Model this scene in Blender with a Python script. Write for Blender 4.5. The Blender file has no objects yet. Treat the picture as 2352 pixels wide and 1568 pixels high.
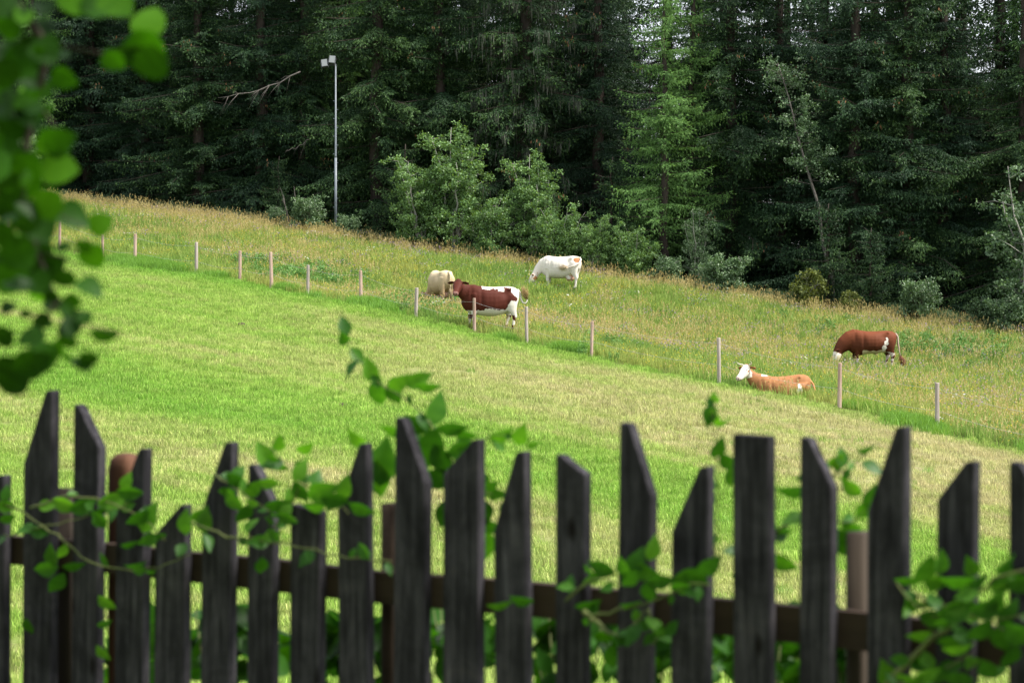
import bpy, bmesh, math, random
import numpy as np
from mathutils import Vector, Matrix, noise as mnoise

rnd = random.Random(7)
rng = np.random.default_rng(7)
C = bpy.context.scene.collection
SC = bpy.context.scene

# ------------------------------------------------------------------ camera, world, sun, exposure
F, CX, HY, EYE = 5267.0, 1176.0, 712.0, 1.6      # focal length in pixels of a 2352 px wide frame, level camera
cam_d = bpy.data.cameras.new('camera'); cam = bpy.data.objects.new('camera', cam_d); C.objects.link(cam)
cam.location = (0, 0, EYE); cam.rotation_euler = (math.radians(90), 0, 0)
cam_d.sensor_width = 36; cam_d.lens = 36 * F / 2352; cam_d.shift_y = -(784 - HY) / 2352
cam_d.clip_start = 0.1; cam_d.clip_end = 6000
cam_d.dof.use_dof = True; cam_d.dof.focus_distance = 80
cam_d.dof.aperture_fstop = (cam_d.lens / 1000) / 0.016
SC.camera = cam

SUN_EL, SUN_AZ = math.radians(54), math.radians(108)   # azimuth from +Y (view direction) towards +X
w = bpy.data.worlds.new('World'); SC.world = w; w.use_nodes = True
nt = w.node_tree; nt.nodes.clear()
wo = nt.nodes.new('ShaderNodeOutputWorld'); bg = nt.nodes.new('ShaderNodeBackground')
sky = nt.nodes.new('ShaderNodeTexSky'); sky.sky_type = 'NISHITA'; sky.sun_disc = False
sky.sun_elevation = SUN_EL; sky.sun_rotation = SUN_AZ; sky.dust_density = 6; sky.air_density = 1.2; sky.altitude = 900
hs = nt.nodes.new('ShaderNodeHueSaturation'); hs.inputs['Saturation'].default_value = 0.6; hs.inputs['Value'].default_value = 1.0
cl = nt.nodes.new('ShaderNodeMixRGB'); cl.inputs[0].default_value = 0.4; cl.inputs[2].default_value = (9, 9.3, 10, 1)
nt.links.new(sky.outputs[0], hs.inputs['Color']); nt.links.new(hs.outputs[0], cl.inputs[1])
nt.links.new(cl.outputs[0], bg.inputs[0]); bg.inputs[1].default_value = 0.095
nt.links.new(bg.outputs[0], wo.inputs[0])
sd = bpy.data.lights.new('sun', 'SUN'); sun = bpy.data.objects.new('sun', sd); C.objects.link(sun)
sd.energy = 3.2; sd.angle = math.radians(12); sd.color = (1, 0.95, 0.87)
sdir = Vector((math.sin(SUN_AZ) * math.cos(SUN_EL), math.cos(SUN_AZ) * math.cos(SUN_EL), math.sin(SUN_EL)))
sun.rotation_euler = (-sdir).to_track_quat('-Z', 'Y').to_euler()
SC.view_settings.view_transform = 'Standard'; SC.view_settings.look = 'None'
SC.view_settings.exposure = 1.36; SC.view_settings.gamma = 1
SC.view_settings.use_curve_mapping = False
SC.render.engine = 'CYCLES'
cy = SC.cycles; cy.use_denoising = True; cy.max_bounces = 6; cy.diffuse_bounces = 3; cy.glossy_bounces = 2
cy.transmission_bounces = 4; cy.transparent_max_bounces = 4; cy.caustics_reflective = False; cy.caustics_refractive = False

# ------------------------------------------------------------------ helpers
def link(o, parent=None):
    C.objects.link(o)
    if parent is not None: o.parent = parent
    return o
def tag(o, label=None, cat=None, group=None, kind=None):
    if label: o['label'] = label
    if cat: o['category'] = cat
    if group: o['group'] = group
    if kind: o['kind'] = kind
    return o
def empty(name, loc=(0, 0, 0), rz=0):
    o = bpy.data.objects.new(name, None); o.location = loc; o.rotation_euler = (0, 0, rz); o.empty_display_size = .2
    return link(o)
def mesh(name, verts, faces, mat=None, smooth=False):
    me = bpy.data.meshes.new(name); me.from_pydata([tuple(v) for v in verts], [], faces)
    if mat: me.materials.append(mat)
    if smooth: me.polygons.foreach_set('use_smooth', [True] * len(me.polygons))
    me.update(); return me
def npmesh(name, V, Q, mat, k=4, tint=None, smooth=False):
    me = bpy.data.meshes.new(name)
    V = np.asarray(V, np.float32); Q = np.asarray(Q, np.int32)
    me.vertices.add(len(V)); me.vertices.foreach_set('co', V.ravel())
    me.loops.add(Q.size); me.loops.foreach_set('vertex_index', Q.ravel())
    me.polygons.add(len(Q)); me.polygons.foreach_set('loop_start', np.arange(0, Q.size, k, dtype=np.int32))
    me.update(calc_edges=True)
    if tint is not None:
        a = me.attributes.new('tint', 'FLOAT', 'POINT'); a.data.foreach_set('value', np.asarray(tint, np.float32))
    if smooth: me.polygons.foreach_set('use_smooth', np.ones(len(Q), bool))
    me.materials.append(mat); me.validate(); return me
def obj(name, me, parent=None, loc=None, rot=None):
    o = bpy.data.objects.new(name, me)
    if loc is not None: o.location = loc
    if rot is not None: o.rotation_euler = rot
    return link(o, parent)
def unit(v):
    v = np.asarray(v, float); return v / (np.linalg.norm(v, axis=-1, keepdims=True) + 1e-9)
def at(px, py, D): return Vector(((px - CX) / F * D, D, EYE + (HY - py) / F * D))

class MB:
    """collects shapes as lists"""
    def __init__(s): s.v = []; s.f = []
    def tube(s, pts, rad, n=7, cap=True):
        pts = [Vector(p) for p in pts]; b = len(s.v); up = Vector((.13, .31, .94))
        for i, p in enumerate(pts):
            t = (pts[min(i + 1, len(pts) - 1)] - pts[max(i - 1, 0)]).normalized()
            if abs(t.dot(up)) > .97: up = Vector((1, .1, 0))
            a = t.cross(up).normalized(); c = a.cross(t)
            r = rad[i] if hasattr(rad, '__len__') else rad
            for k in range(n):
                th = 2 * math.pi * k / n; s.v.append(p + a * (r * math.cos(th)) + c * (r * math.sin(th)))
        for i in range(len(pts) - 1):
            for k in range(n):
                q = b + i * n; s.f.append((q + k, q + (k + 1) % n, q + n + (k + 1) % n, q + n + k))
        if cap:
            s.f.append(tuple(range(b + n - 1, b - 1, -1))); e = b + (len(pts) - 1) * n; s.f.append(tuple(range(e, e + n)))
        return s
    def loft(s, secs, n=18):
        """secs: (center, side, up, half width, half height up, half height down, squareness)"""
        b = len(s.v)
        for c, u, v, a, bt, bb, p in secs:
            c, u, v = Vector(c), Vector(u), Vector(v)
            for k in range(n):
                th = 2 * math.pi * k / n; cs, sn = math.cos(th), math.sin(th)
                X = math.copysign(abs(cs) ** (2 / p), cs); Y = math.copysign(abs(sn) ** (2 / p), sn)
                s.v.append(c + u * (a * X) + v * ((bt if Y > 0 else bb) * Y))
        m = len(secs)
        for i in range(m - 1):
            for k in range(n):
                q = b + i * n; s.f.append((q + k, q + (k + 1) % n, q + n + (k + 1) % n, q + n + k))
        s.f.append(tuple(range(b + n - 1, b - 1, -1))); e = b + (m - 1) * n; s.f.append(tuple(range(e, e + n)))
        return s
    def box(s, x0, x1, y0, y1, z0, z1, M=None):
        b = len(s.v)
        for z in (z0, z1):
            for x, y in ((x0, y0), (x1, y0), (x1, y1), (x0, y1)):
                p = Vector((x, y, z)); s.v.append(M @ p if M else p)
        for f in ((3, 2, 1, 0), (4, 5, 6, 7), (0, 1, 5, 4), (1, 2, 6, 5), (2, 3, 7, 6), (3, 0, 4, 7)): s.f.append(tuple(b + i for i in f))
        return s
    def build(s, name, mat, parent=None, smooth=True, loc=None):
        return obj(name, mesh(name, s.v, s.f, mat, smooth), parent, loc)

# ------------------------------------------------------------------ materials
def mat(name):
    m = bpy.data.materials.new(name); m.use_nodes = True; m.node_tree.nodes.clear()
    return m, m.node_tree.nodes, m.node_tree.links
def out_principled(m, N, L, rough=.8, spec=.25, transl=None, tcol_mul=(1, 1, 1)):
    o = N.new('ShaderNodeOutputMaterial'); p = N.new('ShaderNodeBsdfPrincipled')
    p.inputs['Roughness'].default_value = rough; p.inputs['Specular IOR Level'].default_value = spec
    if transl:
        t = N.new('ShaderNodeBsdfTranslucent'); mx = N.new('ShaderNodeMixShader'); mx.inputs[0].default_value = transl
        L.new(p.outputs[0], mx.inputs[1]); L.new(t.outputs[0], mx.inputs[2]); L.new(mx.outputs[0], o.inputs[0])
        return p, t
    L.new(p.outputs[0], o.inputs[0]); return p, None
def ramp(N, stops, interp='LINEAR'):
    r = N.new('ShaderNodeValToRGB'); r.color_ramp.interpolation = interp; e = r.color_ramp.elements
    while len(e) > 1: e.remove(e[0])
    e[0].position = stops[0][0]; e[0].color = (*stops[0][1], 1)
    for p, c in stops[1:]:
        q = e.new(p); q.color = (*c, 1)
    return r
def noise(N, L, scale, detail=4, rough=.6, coord='Object', vec=None, dist=0):
    n = N.new('ShaderNodeTexNoise'); n.inputs['Scale'].default_value = scale; n.inputs['Detail'].default_value = detail
    n.inputs['Roughness'].default_value = rough; n.inputs['Distortion'].default_value = dist
    if vec is None:
        t = N.new('ShaderNodeTexCoord'); vec = t.outputs[coord]
    L.new(vec, n.inputs['Vector']); return n
def leaf_mat(name, dark, light, transl=.3, tip=None, rough=.55, spec=.3, tmul=(1.5, 1.35, .5)):
    """foliage: colour by the per-leaf tint attribute, plus a little variety per object"""
    m, N, L = mat(name)
    a = N.new('ShaderNodeAttribute'); a.attribute_name = 'tint'
    oi = N.new('ShaderNodeObjectInfo')
    ad = N.new('ShaderNodeMath'); ad.operation = 'MULTIPLY_ADD'; L.new(oi.outputs['Random'], ad.inputs[0]); ad.inputs[1].default_value = .25; ad.use_clamp = True
    L.new(a.outputs['Fac'], ad.inputs[2])
    r = ramp(N, [(0, dark), (.6, light), (1, tip or light)]); L.new(ad.outputs[0], r.inputs[0])
    p, t = out_principled(m, N, L, rough, spec, transl)
    L.new(r.outputs[0], p.inputs['Base Color'])
    if t:
        mu = N.new('ShaderNodeMixRGB'); mu.blend_type = 'MULTIPLY'; mu.inputs[0].default_value = 1; mu.inputs[2].default_value = (*tmul, 1)
        L.new(r.outputs[0], mu.inputs[1]); L.new(mu.outputs[0], t.inputs['Color'])
    return m
def noise_mat(name, stops, scale=8, rough=.85, spec=.2, detail=5, stretch=None, bump=0, coord='Object', bscale=None):
    m, N, L = mat(name); tc = N.new('ShaderNodeTexCoord'); v = tc.outputs[coord]
    if stretch:
        mp = N.new('ShaderNodeMapping'); mp.inputs['Scale'].default_value = stretch; L.new(v, mp.inputs[0]); v = mp.outputs[0]
    n = noise(N, L, scale, detail, .65, vec=v); r = ramp(N, stops); L.new(n.outputs['Fac'], r.inputs[0])
    p, _ = out_principled(m, N, L, rough, spec); L.new(r.outputs[0], p.inputs['Base Color'])
    if bump:
        n2 = noise(N, L, bscale or scale * 3, 4, .6, vec=v); b = N.new('ShaderNodeBump'); b.inputs['Strength'].default_value = bump
        b.inputs['Distance'].default_value = .01; L.new(n2.outputs['Fac'], b.inputs['Height']); L.new(b.outputs[0], p.inputs['Normal'])
    return m

# colour of the mown field: bands left by the mower, parallel to the pasture fence, straw and green
def field_group():
    g = bpy.data.node_groups.new('field_colour', 'ShaderNodeTree')
    g.interface.new_socket('Color', in_out='OUTPUT', socket_type='NodeSocketColor')
    N, L = g.nodes, g.links
    go = N.new('NodeGroupOutput'); ge = N.new('ShaderNodeNewGeometry')
    rot = N.new('ShaderNodeVectorRotate'); rot.rotation_type = 'Z_AXIS'; rot.inputs['Angle'].default_value = math.radians(45)
    L.new(ge.outputs['Position'], rot.inputs['Vector'])          # x' = (x - y)/√2, y' = (x + y)/√2
    mp = N.new('ShaderNodeMapping'); mp.inputs['Scale'].default_value = (.035, .22, 0); L.new(rot.outputs[0], mp.inputs[0])
    n1 = noise(N, L, 1.0, 5, .62, vec=mp.outputs[0], dist=.6)
    mp2 = N.new('ShaderNodeMapping'); mp2.inputs['Scale'].default_value = (1.4, 2.2, 0); L.new(rot.outputs[0], mp2.inputs[0])
    n2 = noise(N, L, 1.6, 6, .7, vec=mp2.outputs[0])
    sx = N.new('ShaderNodeSeparateXYZ'); L.new(rot.outputs[0], sx.inputs[0])
    dv = N.new('ShaderNodeMath'); dv.operation = 'DIVIDE'; dv.inputs[1].default_value = 60; L.new(sx.outputs['Y'], dv.inputs[0])
    band = ramp(N, [(0, (.5,) * 3), (.38, (.42,) * 3), (.45, (.62,) * 3), (.50, (.68,) * 3), (.53, (.25,) * 3), (.60, (.3,) * 3), (.66, (.86,) * 3),
                    (.74, (.78,) * 3), (.78, (.84,) * 3), (.83, (1.0,) * 3), (.87, (.34,) * 3), (1, (.25,) * 3)])
    L.new(dv.outputs[0], band.inputs[0])
    lr = N.new('ShaderNodeMapRange'); lr.inputs[1].default_value = -70; lr.inputs[2].default_value = -34; lr.inputs[3].default_value = -.2; lr.inputs[4].default_value = .30
    L.new(sx.outputs['X'], lr.inputs[0])
    s1 = N.new('ShaderNodeMath'); s1.operation = 'MULTIPLY_ADD'; L.new(n1.outputs['Fac'], s1.inputs[0]); s1.inputs[1].default_value = 1.3; L.new(band.outputs[0], s1.inputs[2])
    s2 = N.new('ShaderNodeMath'); s2.operation = 'MULTIPLY_ADD'; L.new(n2.outputs['Fac'], s2.inputs[0]); s2.inputs[1].default_value = 1.1; L.new(s1.outputs[0], s2.inputs[2])
    mp4 = N.new('ShaderNodeMapping'); mp4.inputs['Scale'].default_value = (.10, 1.3, 0); mp4.inputs['Rotation'].default_value = (0, 0, .06); L.new(rot.outputs[0], mp4.inputs[0])
    n4 = noise(N, L, 1.0, 4, .6, vec=mp4.outputs[0], dist=.4); s4 = N.new('ShaderNodeMath'); s4.operation = 'MULTIPLY_ADD'; L.new(n4.outputs['Fac'], s4.inputs[0]); s4.inputs[1].default_value = .9; L.new(s2.outputs[0], s4.inputs[2])
    s5 = N.new('ShaderNodeMath'); s5.operation = 'SUBTRACT'; s5.inputs[1].default_value = .45; L.new(s4.outputs[0], s5.inputs[0])
    s3 = N.new('ShaderNodeMath'); s3.operation = 'ADD'; L.new(s5.outputs[0], s3.inputs[0]); L.new(lr.outputs[0], s3.inputs[1])
    mr = N.new('ShaderNodeMapRange'); mr.inputs[1].default_value = 1.22; mr.inputs[2].default_value = 2.5; L.new(s3.outputs[0], mr.inputs[0])
    r = ramp(N, [(0, (.175, .36, .042)), (.3, (.23, .40, .058)), (.55, (.29, .43, .08)), (.8, (.40, .44, .15)), (1, (.50, .46, .23))])
    L.new(mr.outputs[0], r.inputs[0]); L.new(r.outputs[0], go.inputs[0])
    return g
FIELD = field_group()
def use_group(N): q = N.new('ShaderNodeGroup'); q.node_tree = FIELD; return q

def grass_mat(name, kind):
    m, N, L = mat(name)
    a = N.new('ShaderNodeAttribute'); a.attribute_name = 'tint'
    p, t = out_principled(m, N, L, .6, .2, .35)
    if kind == 'mown':
        g = use_group(N); ge = N.new('ShaderNodeNewGeometry'); nn = noise(N, L, 1.1, 7, .75, vec=ge.outputs['Position']); vr = N.new('ShaderNodeMapRange'); vr.inputs[1].default_value = .3; vr.inputs[2].default_value = .7
        vr.inputs[3].default_value = .72; vr.inputs[4].default_value = 1.28; L.new(nn.outputs['Fac'], vr.inputs[0]); h0 = N.new('ShaderNodeHueSaturation'); L.new(g.outputs[0], h0.inputs['Color']); L.new(vr.outputs[0], h0.inputs['Value']); src = h0.outputs[0]
    else:
        ge = N.new('ShaderNodeNewGeometry'); n = noise(N, L, .22, 5, .6, vec=ge.outputs['Position'])
        n.inputs['Distortion'].default_value = .8
        r0 = ramp(N, [(.36, (.16, .29, .05)), (.5, (.25, .36, .07)), (.62, (.34, .38, .09))]); L.new(n.outputs['Fac'], r0.inputs[0]); src = r0.outputs[0]
    dry = N.new('ShaderNodeMapRange'); dry.inputs[1].default_value = .84; dry.inputs[2].default_value = 1.0; dry.inputs[4].default_value = .45; L.new(a.outputs['Fac'], dry.inputs[0])
    dm = N.new('ShaderNodeMixRGB'); dm.inputs[2].default_value = (.50, .42, .20, 1); L.new(dry.outputs[0], dm.inputs[0]); L.new(src, dm.inputs[1])
    hv = N.new('ShaderNodeHueSaturation'); L.new(dm.outputs[0], hv.inputs['Color'])
    mr = N.new('ShaderNodeMapRange'); mr.inputs[3].default_value = .55; mr.inputs[4].default_value = 1.5; L.new(a.outputs['Fac'], mr.inputs[0]); L.new(mr.outputs[0], hv.inputs['Value'])
    L.new(hv.outputs[0], p.inputs['Base Color']); L.new(hv.outputs[0], t.inputs['Color'])
    return m

M = {}
M['mown'] = grass_mat('mown_grass', 'mown'); M['meadow'] = grass_mat('meadow_grass', 'meadow')
M['seed'] = leaf_mat('seed_heads', (.36, .25, .08), (.51, .41, .155), .35, tip=(.60, .53, .26), tmul=(1, 1, 1))
M['lush'] = leaf_mat('lush_grass', (.10, .235, .035), (.17, .335, .055), .35)
M['herb'] = leaf_mat('herb_leaves', (.07, .16, .035), (.13, .26, .06), .25, tmul=(1.1, 1.2, .7))
M['purple'] = leaf_mat('purple_petals', (.28, .16, .38), (.42, .28, .48), .3, tmul=(1, 1, 1))
M['white_petal'] = leaf_mat('white_petals', (.7, .7, .62), (.8, .8, .75), .3, tmul=(1, 1, 1))
M['yellow_petal'] = leaf_mat('yellow_petals', (.75, .5, .02), (.85, .65, .04), .3, tmul=(1, 1, 1))
M['spruce'] = leaf_mat('spruce_needles', (.009, .030, .010), (.022, .058, .018), .12, tip=(.062, .125, .03), rough=.6)
M['spruce_blue'] = leaf_mat('bluish_spruce_needles', (.009, .028, .013), (.020, .052, .023), .12, tip=(.048, .105, .038), rough=.6)
M['larch'] = leaf_mat('larch_needles', (.065, .14, .042), (.125, .25, .07), .34, tip=(.19, .34, .10), rough=.7, tmul=(1.2, 1.2, .6))
M['alder'] = leaf_mat('alder_leaves', (.065, .13, .04), (.125, .23, .075), .32, tip=(.22, .38, .12), rough=.5, spec=.4)
M['willow'] = leaf_mat('grey_green_leaves', (.05, .095, .042), (.09, .155, .068), .25, tip=(.16, .25, .11), rough=.5, spec=.45, tmul=(1.1, 1.2, .7))
M['olive'] = leaf_mat('olive_leaves', (.04, .065, .014), (.085, .11, .022), .3, tip=(.14, .17, .035))
M['near_leaf'] = leaf_mat('round_leaves', (.005, .020, .002), (.026, .090, .005), .48, tip=(.062, .165, .008), rough=.5, spec=.15, tmul=(1.35, 1.55, .25))
M['vine_leaf'] = leaf_mat('vine_leaves', (.016, .062, .008), (.042, .135, .015), .45, tip=(.095, .23, .026), rough=.45, spec=.22, tmul=(1.3, 1.5, .3))
M['cone'] = leaf_mat('spruce_cones', (.10, .045, .02), (.20, .10, .045), 0.01)
M['lichen'] = leaf_mat('beard_lichen', (.05, .06, .045), (.11, .115, .09), .2, tmul=(1, 1, 1))
M['bark'] = noise_mat('spruce_bark', [(.3, (.018, .014, .011)), (.7, (.06, .047, .038))], 3, stretch=(1, 1, .25), bump=.6)
M['pale_bark'] = noise_mat('pale_bark', [(.3, (.14, .14, .12)), (.65, (.33, .32, .28))], 5, stretch=(1, 1, .5), bump=.4)
M['dead'] = noise_mat('dead_wood', [(.3, (.07, .062, .055)), (.7, (.16, .145, .13))], 6)
M['post'] = noise_mat('post_wood', [(.25, (.20, .13, .10)), (.5, (.36, .25, .20)), (.75, (.50, .38, .31))], 5, stretch=(1, 1, .18), bump=.5)
M['post_grey'] = noise_mat('grey_post_wood', [(.25, (.19, .16, .14)), (.5, (.33, .28, .25)), (.75, (.46, .40, .36))], 5, stretch=(1, 1, .18), bump=.5)
def picket_mat():
    m, N, L = mat('weathered_picket_wood'); tc = N.new('ShaderNodeTexCoord'); oi = N.new('ShaderNodeObjectInfo')
    off = N.new('ShaderNodeVectorMath'); off.operation = 'ADD'; cb = N.new('ShaderNodeCombineXYZ'); mu = N.new('ShaderNodeMath'); mu.operation = 'MULTIPLY'; mu.inputs[1].default_value = 37
    L.new(oi.outputs['Random'], mu.inputs[0]); L.new(mu.outputs[0], cb.inputs[0]); L.new(mu.outputs[0], cb.inputs[2]); L.new(tc.outputs['Object'], off.inputs[0]); L.new(cb.outputs[0], off.inputs[1])
    mp = N.new('ShaderNodeMapping'); mp.inputs['Scale'].default_value = (1, 1, .05); L.new(off.outputs[0], mp.inputs[0])
    g1 = noise(N, L, 55, 8, .7, vec=mp.outputs[0], dist=.5); g2 = noise(N, L, 5, 5, .7, vec=off.outputs[0], dist=1.0)
    mp3 = N.new('ShaderNodeMapping'); mp3.inputs['Scale'].default_value = (1, 1, .45); L.new(off.outputs[0], mp3.inputs[0])
    vo = N.new('ShaderNodeTexVoronoi'); vo.inputs['Scale'].default_value = 9; L.new(mp3.outputs[0], vo.inputs['Vector'])
    kn = N.new('ShaderNodeMapRange'); kn.inputs[1].default_value = .06; kn.inputs[2].default_value = .16; L.new(vo.outputs['Distance'], kn.inputs[0])
    r = ramp(N, [(.28, (.004, .0038, .0045)), (.45, (.024, .0225, .026)), (.6, (.056, .052, .060)), (.75, (.13, .124, .138))]); L.new(g1.outputs['Fac'], r.inputs[0])
    r2 = ramp(N, [(.35, (.45, .45, .45)), (.6, (1.0, 1.0, 1.0)), (.72, (1.35, 1.3, 1.2))]); L.new(g2.outputs['Fac'], r2.inputs[0])
    x = N.new('ShaderNodeMixRGB'); x.blend_type = 'MULTIPLY'; x.inputs[0].default_value = 1; L.new(r.outputs[0], x.inputs[1]); L.new(r2.outputs[0], x.inputs[2])
    y = N.new('ShaderNodeMixRGB'); y.inputs[1].default_value = (.006, .0045, .004, 1); L.new(kn.outputs[0], y.inputs[0]); L.new(x.outputs[0], y.inputs[2])
    p, _ = out_principled(m, N, L, .85, .10); L.new(y.outputs[0], p.inputs['Base Color'])
    b = N.new('ShaderNodeBump'); b.inputs['Strength'].default_value = .8; b.inputs['Distance'].default_value = .004; L.new(g1.outputs['Fac'], b.inputs['Height']); L.new(b.outputs[0], p.inputs['Normal'])
    return m
M['picket'] = picket_mat()
M['rail'] = noise_mat('brown_rail_wood', [(.3, (.014, .009, .006)), (.7, (.05, .032, .022))], 6, stretch=(.1, .1, 1), bump=.5)
M['fresh_wood'] = noise_mat('reddish_brown_wood', [(.3, (.03, .013, .007)), (.7, (.10, .046, .026))], 7, stretch=(1, 1, .1), bump=.4)
M['board'] = noise_mat('dull_brown_board', [(.3, (.016, .012, .009)), (.7, (.05, .038, .028))], 7, stretch=(1, 1, .1), bump=.4)
M['galv'] = noise_mat('galvanised_steel', [(.3, (.11, .13, .15)), (.7, (.18, .205, .23))], 4, rough=.5, spec=.5)
M['lamp_case'] = noise_mat('lamp_housing', [(.3, (.05, .055, .06)), (.7, (.09, .095, .10))], 4, rough=.5)
M['lamp_glass'] = noise_mat('lamp_glass', [(.3, (.15, .165, .165)), (.7, (.20, .215, .21))], 2, rough=.15, spec=.6)
M['wire'] = noise_mat('fence_wire_steel', [(.3, (.25, .25, .25)), (.7, (.45, .45, .45))], 4, rough=.5)
M['stem'] = noise_mat('vine_stems', [(.3, (.05, .07, .018)), (.7, (.12, .14, .045))], 9, rough=.6)
M['twig'] = noise_mat('dark_twigs', [(.3, (.012, .010, .006)), (.7, (.035, .027, .018))], 9)
M['horn'] = noise_mat('horn', [(.3, (.45, .40, .30)), (.7, (.60, .55, .45))], 6, rough=.45)
M['eye'] = noise_mat('eye', [(.3, (.01, .008, .007)), (.7, (.02, .014, .012))], 6, rough=.15, spec=.6)
M['ear_tag'] = noise_mat('ear_tag_plastic', [(.3, (.75, .68, .30)), (.7, (.85, .80, .45))], 6, rough=.4)
M['clod'] = noise_mat('dark_clod', [(.3, (.03, .022, .015)), (.7, (.08, .06, .04))], 20, bump=.5)

# ------------------------------------------------------------------ terrain
def z_of(py, D): return EYE + (HY - py) * D / F
ctrl = []
def cp(px, py, D): ctrl.append(((px - CX) / F * D, D, z_of(py, D)))
POSTS = [(20, 476, 548, 101), (137, 498, 570, 96), (236, 540, 590, 93.5), (310, 535, 602, 91.5), (451, 555, 624, 88.5), (551, 575, 638, 86.5), (624, 578, 655, 85), (707, 607, 672, 83.5),
         (829, 622, 692, 81.3), (955, 660, 718, 79), (1090, 680, 745, 76.6), (1210, 707, 782, 74.5), (1358, 737, 803, 72.2), (1652, 780, 868, 68), (1928, 832, 915, 64.5), (2153, 881, 972, 61.8), (2420, 940, 1035, 59)]
POSTS = [(a[0], a[1], a[2] + float(np.interp(a[0], [300, 1100, 1650], [4, 10, 19])), a[3]) for a in POSTS]   # grass hides each post's foot
for a in POSTS: cp(a[0], a[2], a[3])
EDGE = [(-300, 428, 121), (0, 458, 117), (137, 466, 115), (400, 494, 112), (650, 528, 109.5), (850, 562, 107), (1000, 584, 106), (1200, 608, 105), (1400, 644, 103), (1600, 668, 101.5), (1800, 704, 100), (2000, 730, 99), (2200, 750, 98), (2352, 766, 97), (2700, 800, 95)]
for a in EDGE: cp(*a)
for a in [(0, 700, 75), (0, 900, 55), (0, 1100, 42), (0, 1400, 31), (1176, 951, 55), (1176, 1173, 40), (1176, 1414, 30), (2352, 1150, 50), (2352, 1300, 42), (2352, 1500, 33),
          (1000, 697, 90), (1300, 652, 97.5), (2000, 838, 86), (600, 590, 97)]: cp(*a)
for x in (-12, -5, 0, 5, 12):
    ctrl.append((x, -8, 0)); ctrl.append((x, 2, 0)); ctrl.append((x, 8.2, -.05))
    ctrl.append((x * 1.3, 14, -1.35)); ctrl.append((x * 1.5, 20, -2.4 + x * -.02))
for i, a in enumerate(EDGE):       # behind the crest the ground levels off and falls away
    x = (a[0] - CX) / F * a[2]; z = z_of(a[1], a[2])
    if i % 2 == 0:
        ctrl.append((x * 1.05, a[2] + 8, z + .25)); ctrl.append((x * 1.15, a[2] + 25, z - .8)); ctrl.append((x * 1.3, a[2] + 50, z - 5))
ctrl = np.array(ctrl); P = ctrl[:, :2] / 50; K = len(P)
def U(r2): return np.where(r2 > 1e-12, r2 * np.log(r2 + 1e-12), 0)
A = np.zeros((K + 3, K + 3)); d2 = ((P[:, None] - P[None]) ** 2).sum(-1); A[:K, :K] = U(d2) + np.eye(K) * 2e-3
A[:K, K] = 1; A[:K, K + 1:] = P; A[K, :K] = 1; A[K + 1:, :K] = P.T
sol = np.linalg.solve(A, np.concatenate([ctrl[:, 2], [0, 0, 0]]))
def ground(x, y):
    x = np.atleast_1d(np.asarray(x, float)); y = np.atleast_1d(np.asarray(y, float))
    cx = np.clip(x, -42, 42); cyy = np.clip(y, -8, 150)
    Q = np.stack([cx, cyy], -1).reshape(-1, 2) / 50; z = np.empty(len(Q))
    for i in range(0, len(Q), 20000):
        q = Q[i:i + 20000]; r2 = ((q[:, None] - P[None]) ** 2).sum(-1)
        z[i:i + 20000] = U(r2) @ sol[:K] + sol[K] + q @ sol[K + 1:]
    z = z.reshape(x.shape)
    z += .05 * np.sin(x * .55 + 1.3 * np.sin(y * .21)) * np.sin(y * .43 + .8 * np.sin(x * .3)) * np.clip((y - 15) / 20, 0, 1)
    over = np.hypot(np.maximum(np.abs(x) - 42, 0), np.maximum(y - 150, 0) + np.maximum(-8 - y, 0))
    return z - .03 * np.minimum(over, 400)
def gz(x, y): return float(ground(x, y)[0])
fx = np.array([(a[0] - CX) / F * a[3] for a in POSTS]); fy = np.array([a[3] for a in POSTS])
ex = np.array([(a[0] - CX) / F * a[2] for a in EDGE]); ey = np.array([a[2] for a in EDGE])
def fence_y(x): return np.interp(x, fx, fy, left=None) + np.where(x < fx[0], (fx[0] - x) * 1.0, 0) - np.where(x > fx[-1], (x - fx[-1]) * 1.0, 0)
def edge_y(x): return np.interp(x, ex, ey)
def on(px, D): x = (px - CX) / F * D; return Vector((x, D, gz(x, D)))
def hit(px, py, d0=22, d1=125):
    D = np.arange(d0, d1, .1); x = (px - CX) / F * D; g = ground(x, D); r = z_of(py, D)
    i = np.argmax(g >= r); return Vector((float(x[i]), float(D[i]), float(g[i])))

def geo(a, b, n, g): # widening steps from a to b
    t = np.linspace(0, 1, n + 1)[1:]; return a + (b - a) * (np.exp(g * t) - 1) / (math.exp(g) - 1)
xs = np.concatenate([-geo(46, 3000, 14, 5)[::-1], np.arange(-46, 46.01, .8), geo(46, 3000, 14, 5)])
ys = np.concatenate([-geo(10, 3000, 12, 5)[::-1], np.arange(-10, 150.01, .8), geo(150, 4000, 14, 5)])
X, Y = np.meshgrid(xs, ys); Z = ground(X.ravel(), Y.ravel())
V = np.stack([X.ravel(), Y.ravel(), Z], -1); nx = len(xs); ny = len(ys)
i, j = np.meshgrid(np.arange(nx - 1), np.arange(ny - 1)); q = (j * nx + i).ravel()
m, N, L = mat('ground_soil_and_turf')
zone = N.new('ShaderNodeAttribute'); zone.attribute_name = 'tint'
g = use_group(N)
n = noise(N, L, .6, 6, .6); rm = ramp(N, [(.3, (.07, .13, .022)), (.55, (.13, .16, .035)), (.7, (.19, .16, .05))]); L.new(n.outputs['Fac'], rm.inputs[0])
n3 = noise(N, L, 1.5, 6, .6); rf = ramp(N, [(.3, (.018, .014, .008)), (.6, (.04, .03, .016)), (.75, (.03, .05, .015))]); L.new(n3.outputs['Fac'], rf.inputs[0])
f1 = N.new('ShaderNodeMapRange'); f1.inputs[1].default_value = 0; f1.inputs[2].default_value = 1; L.new(zone.outputs['Fac'], f1.inputs[0])
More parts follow.
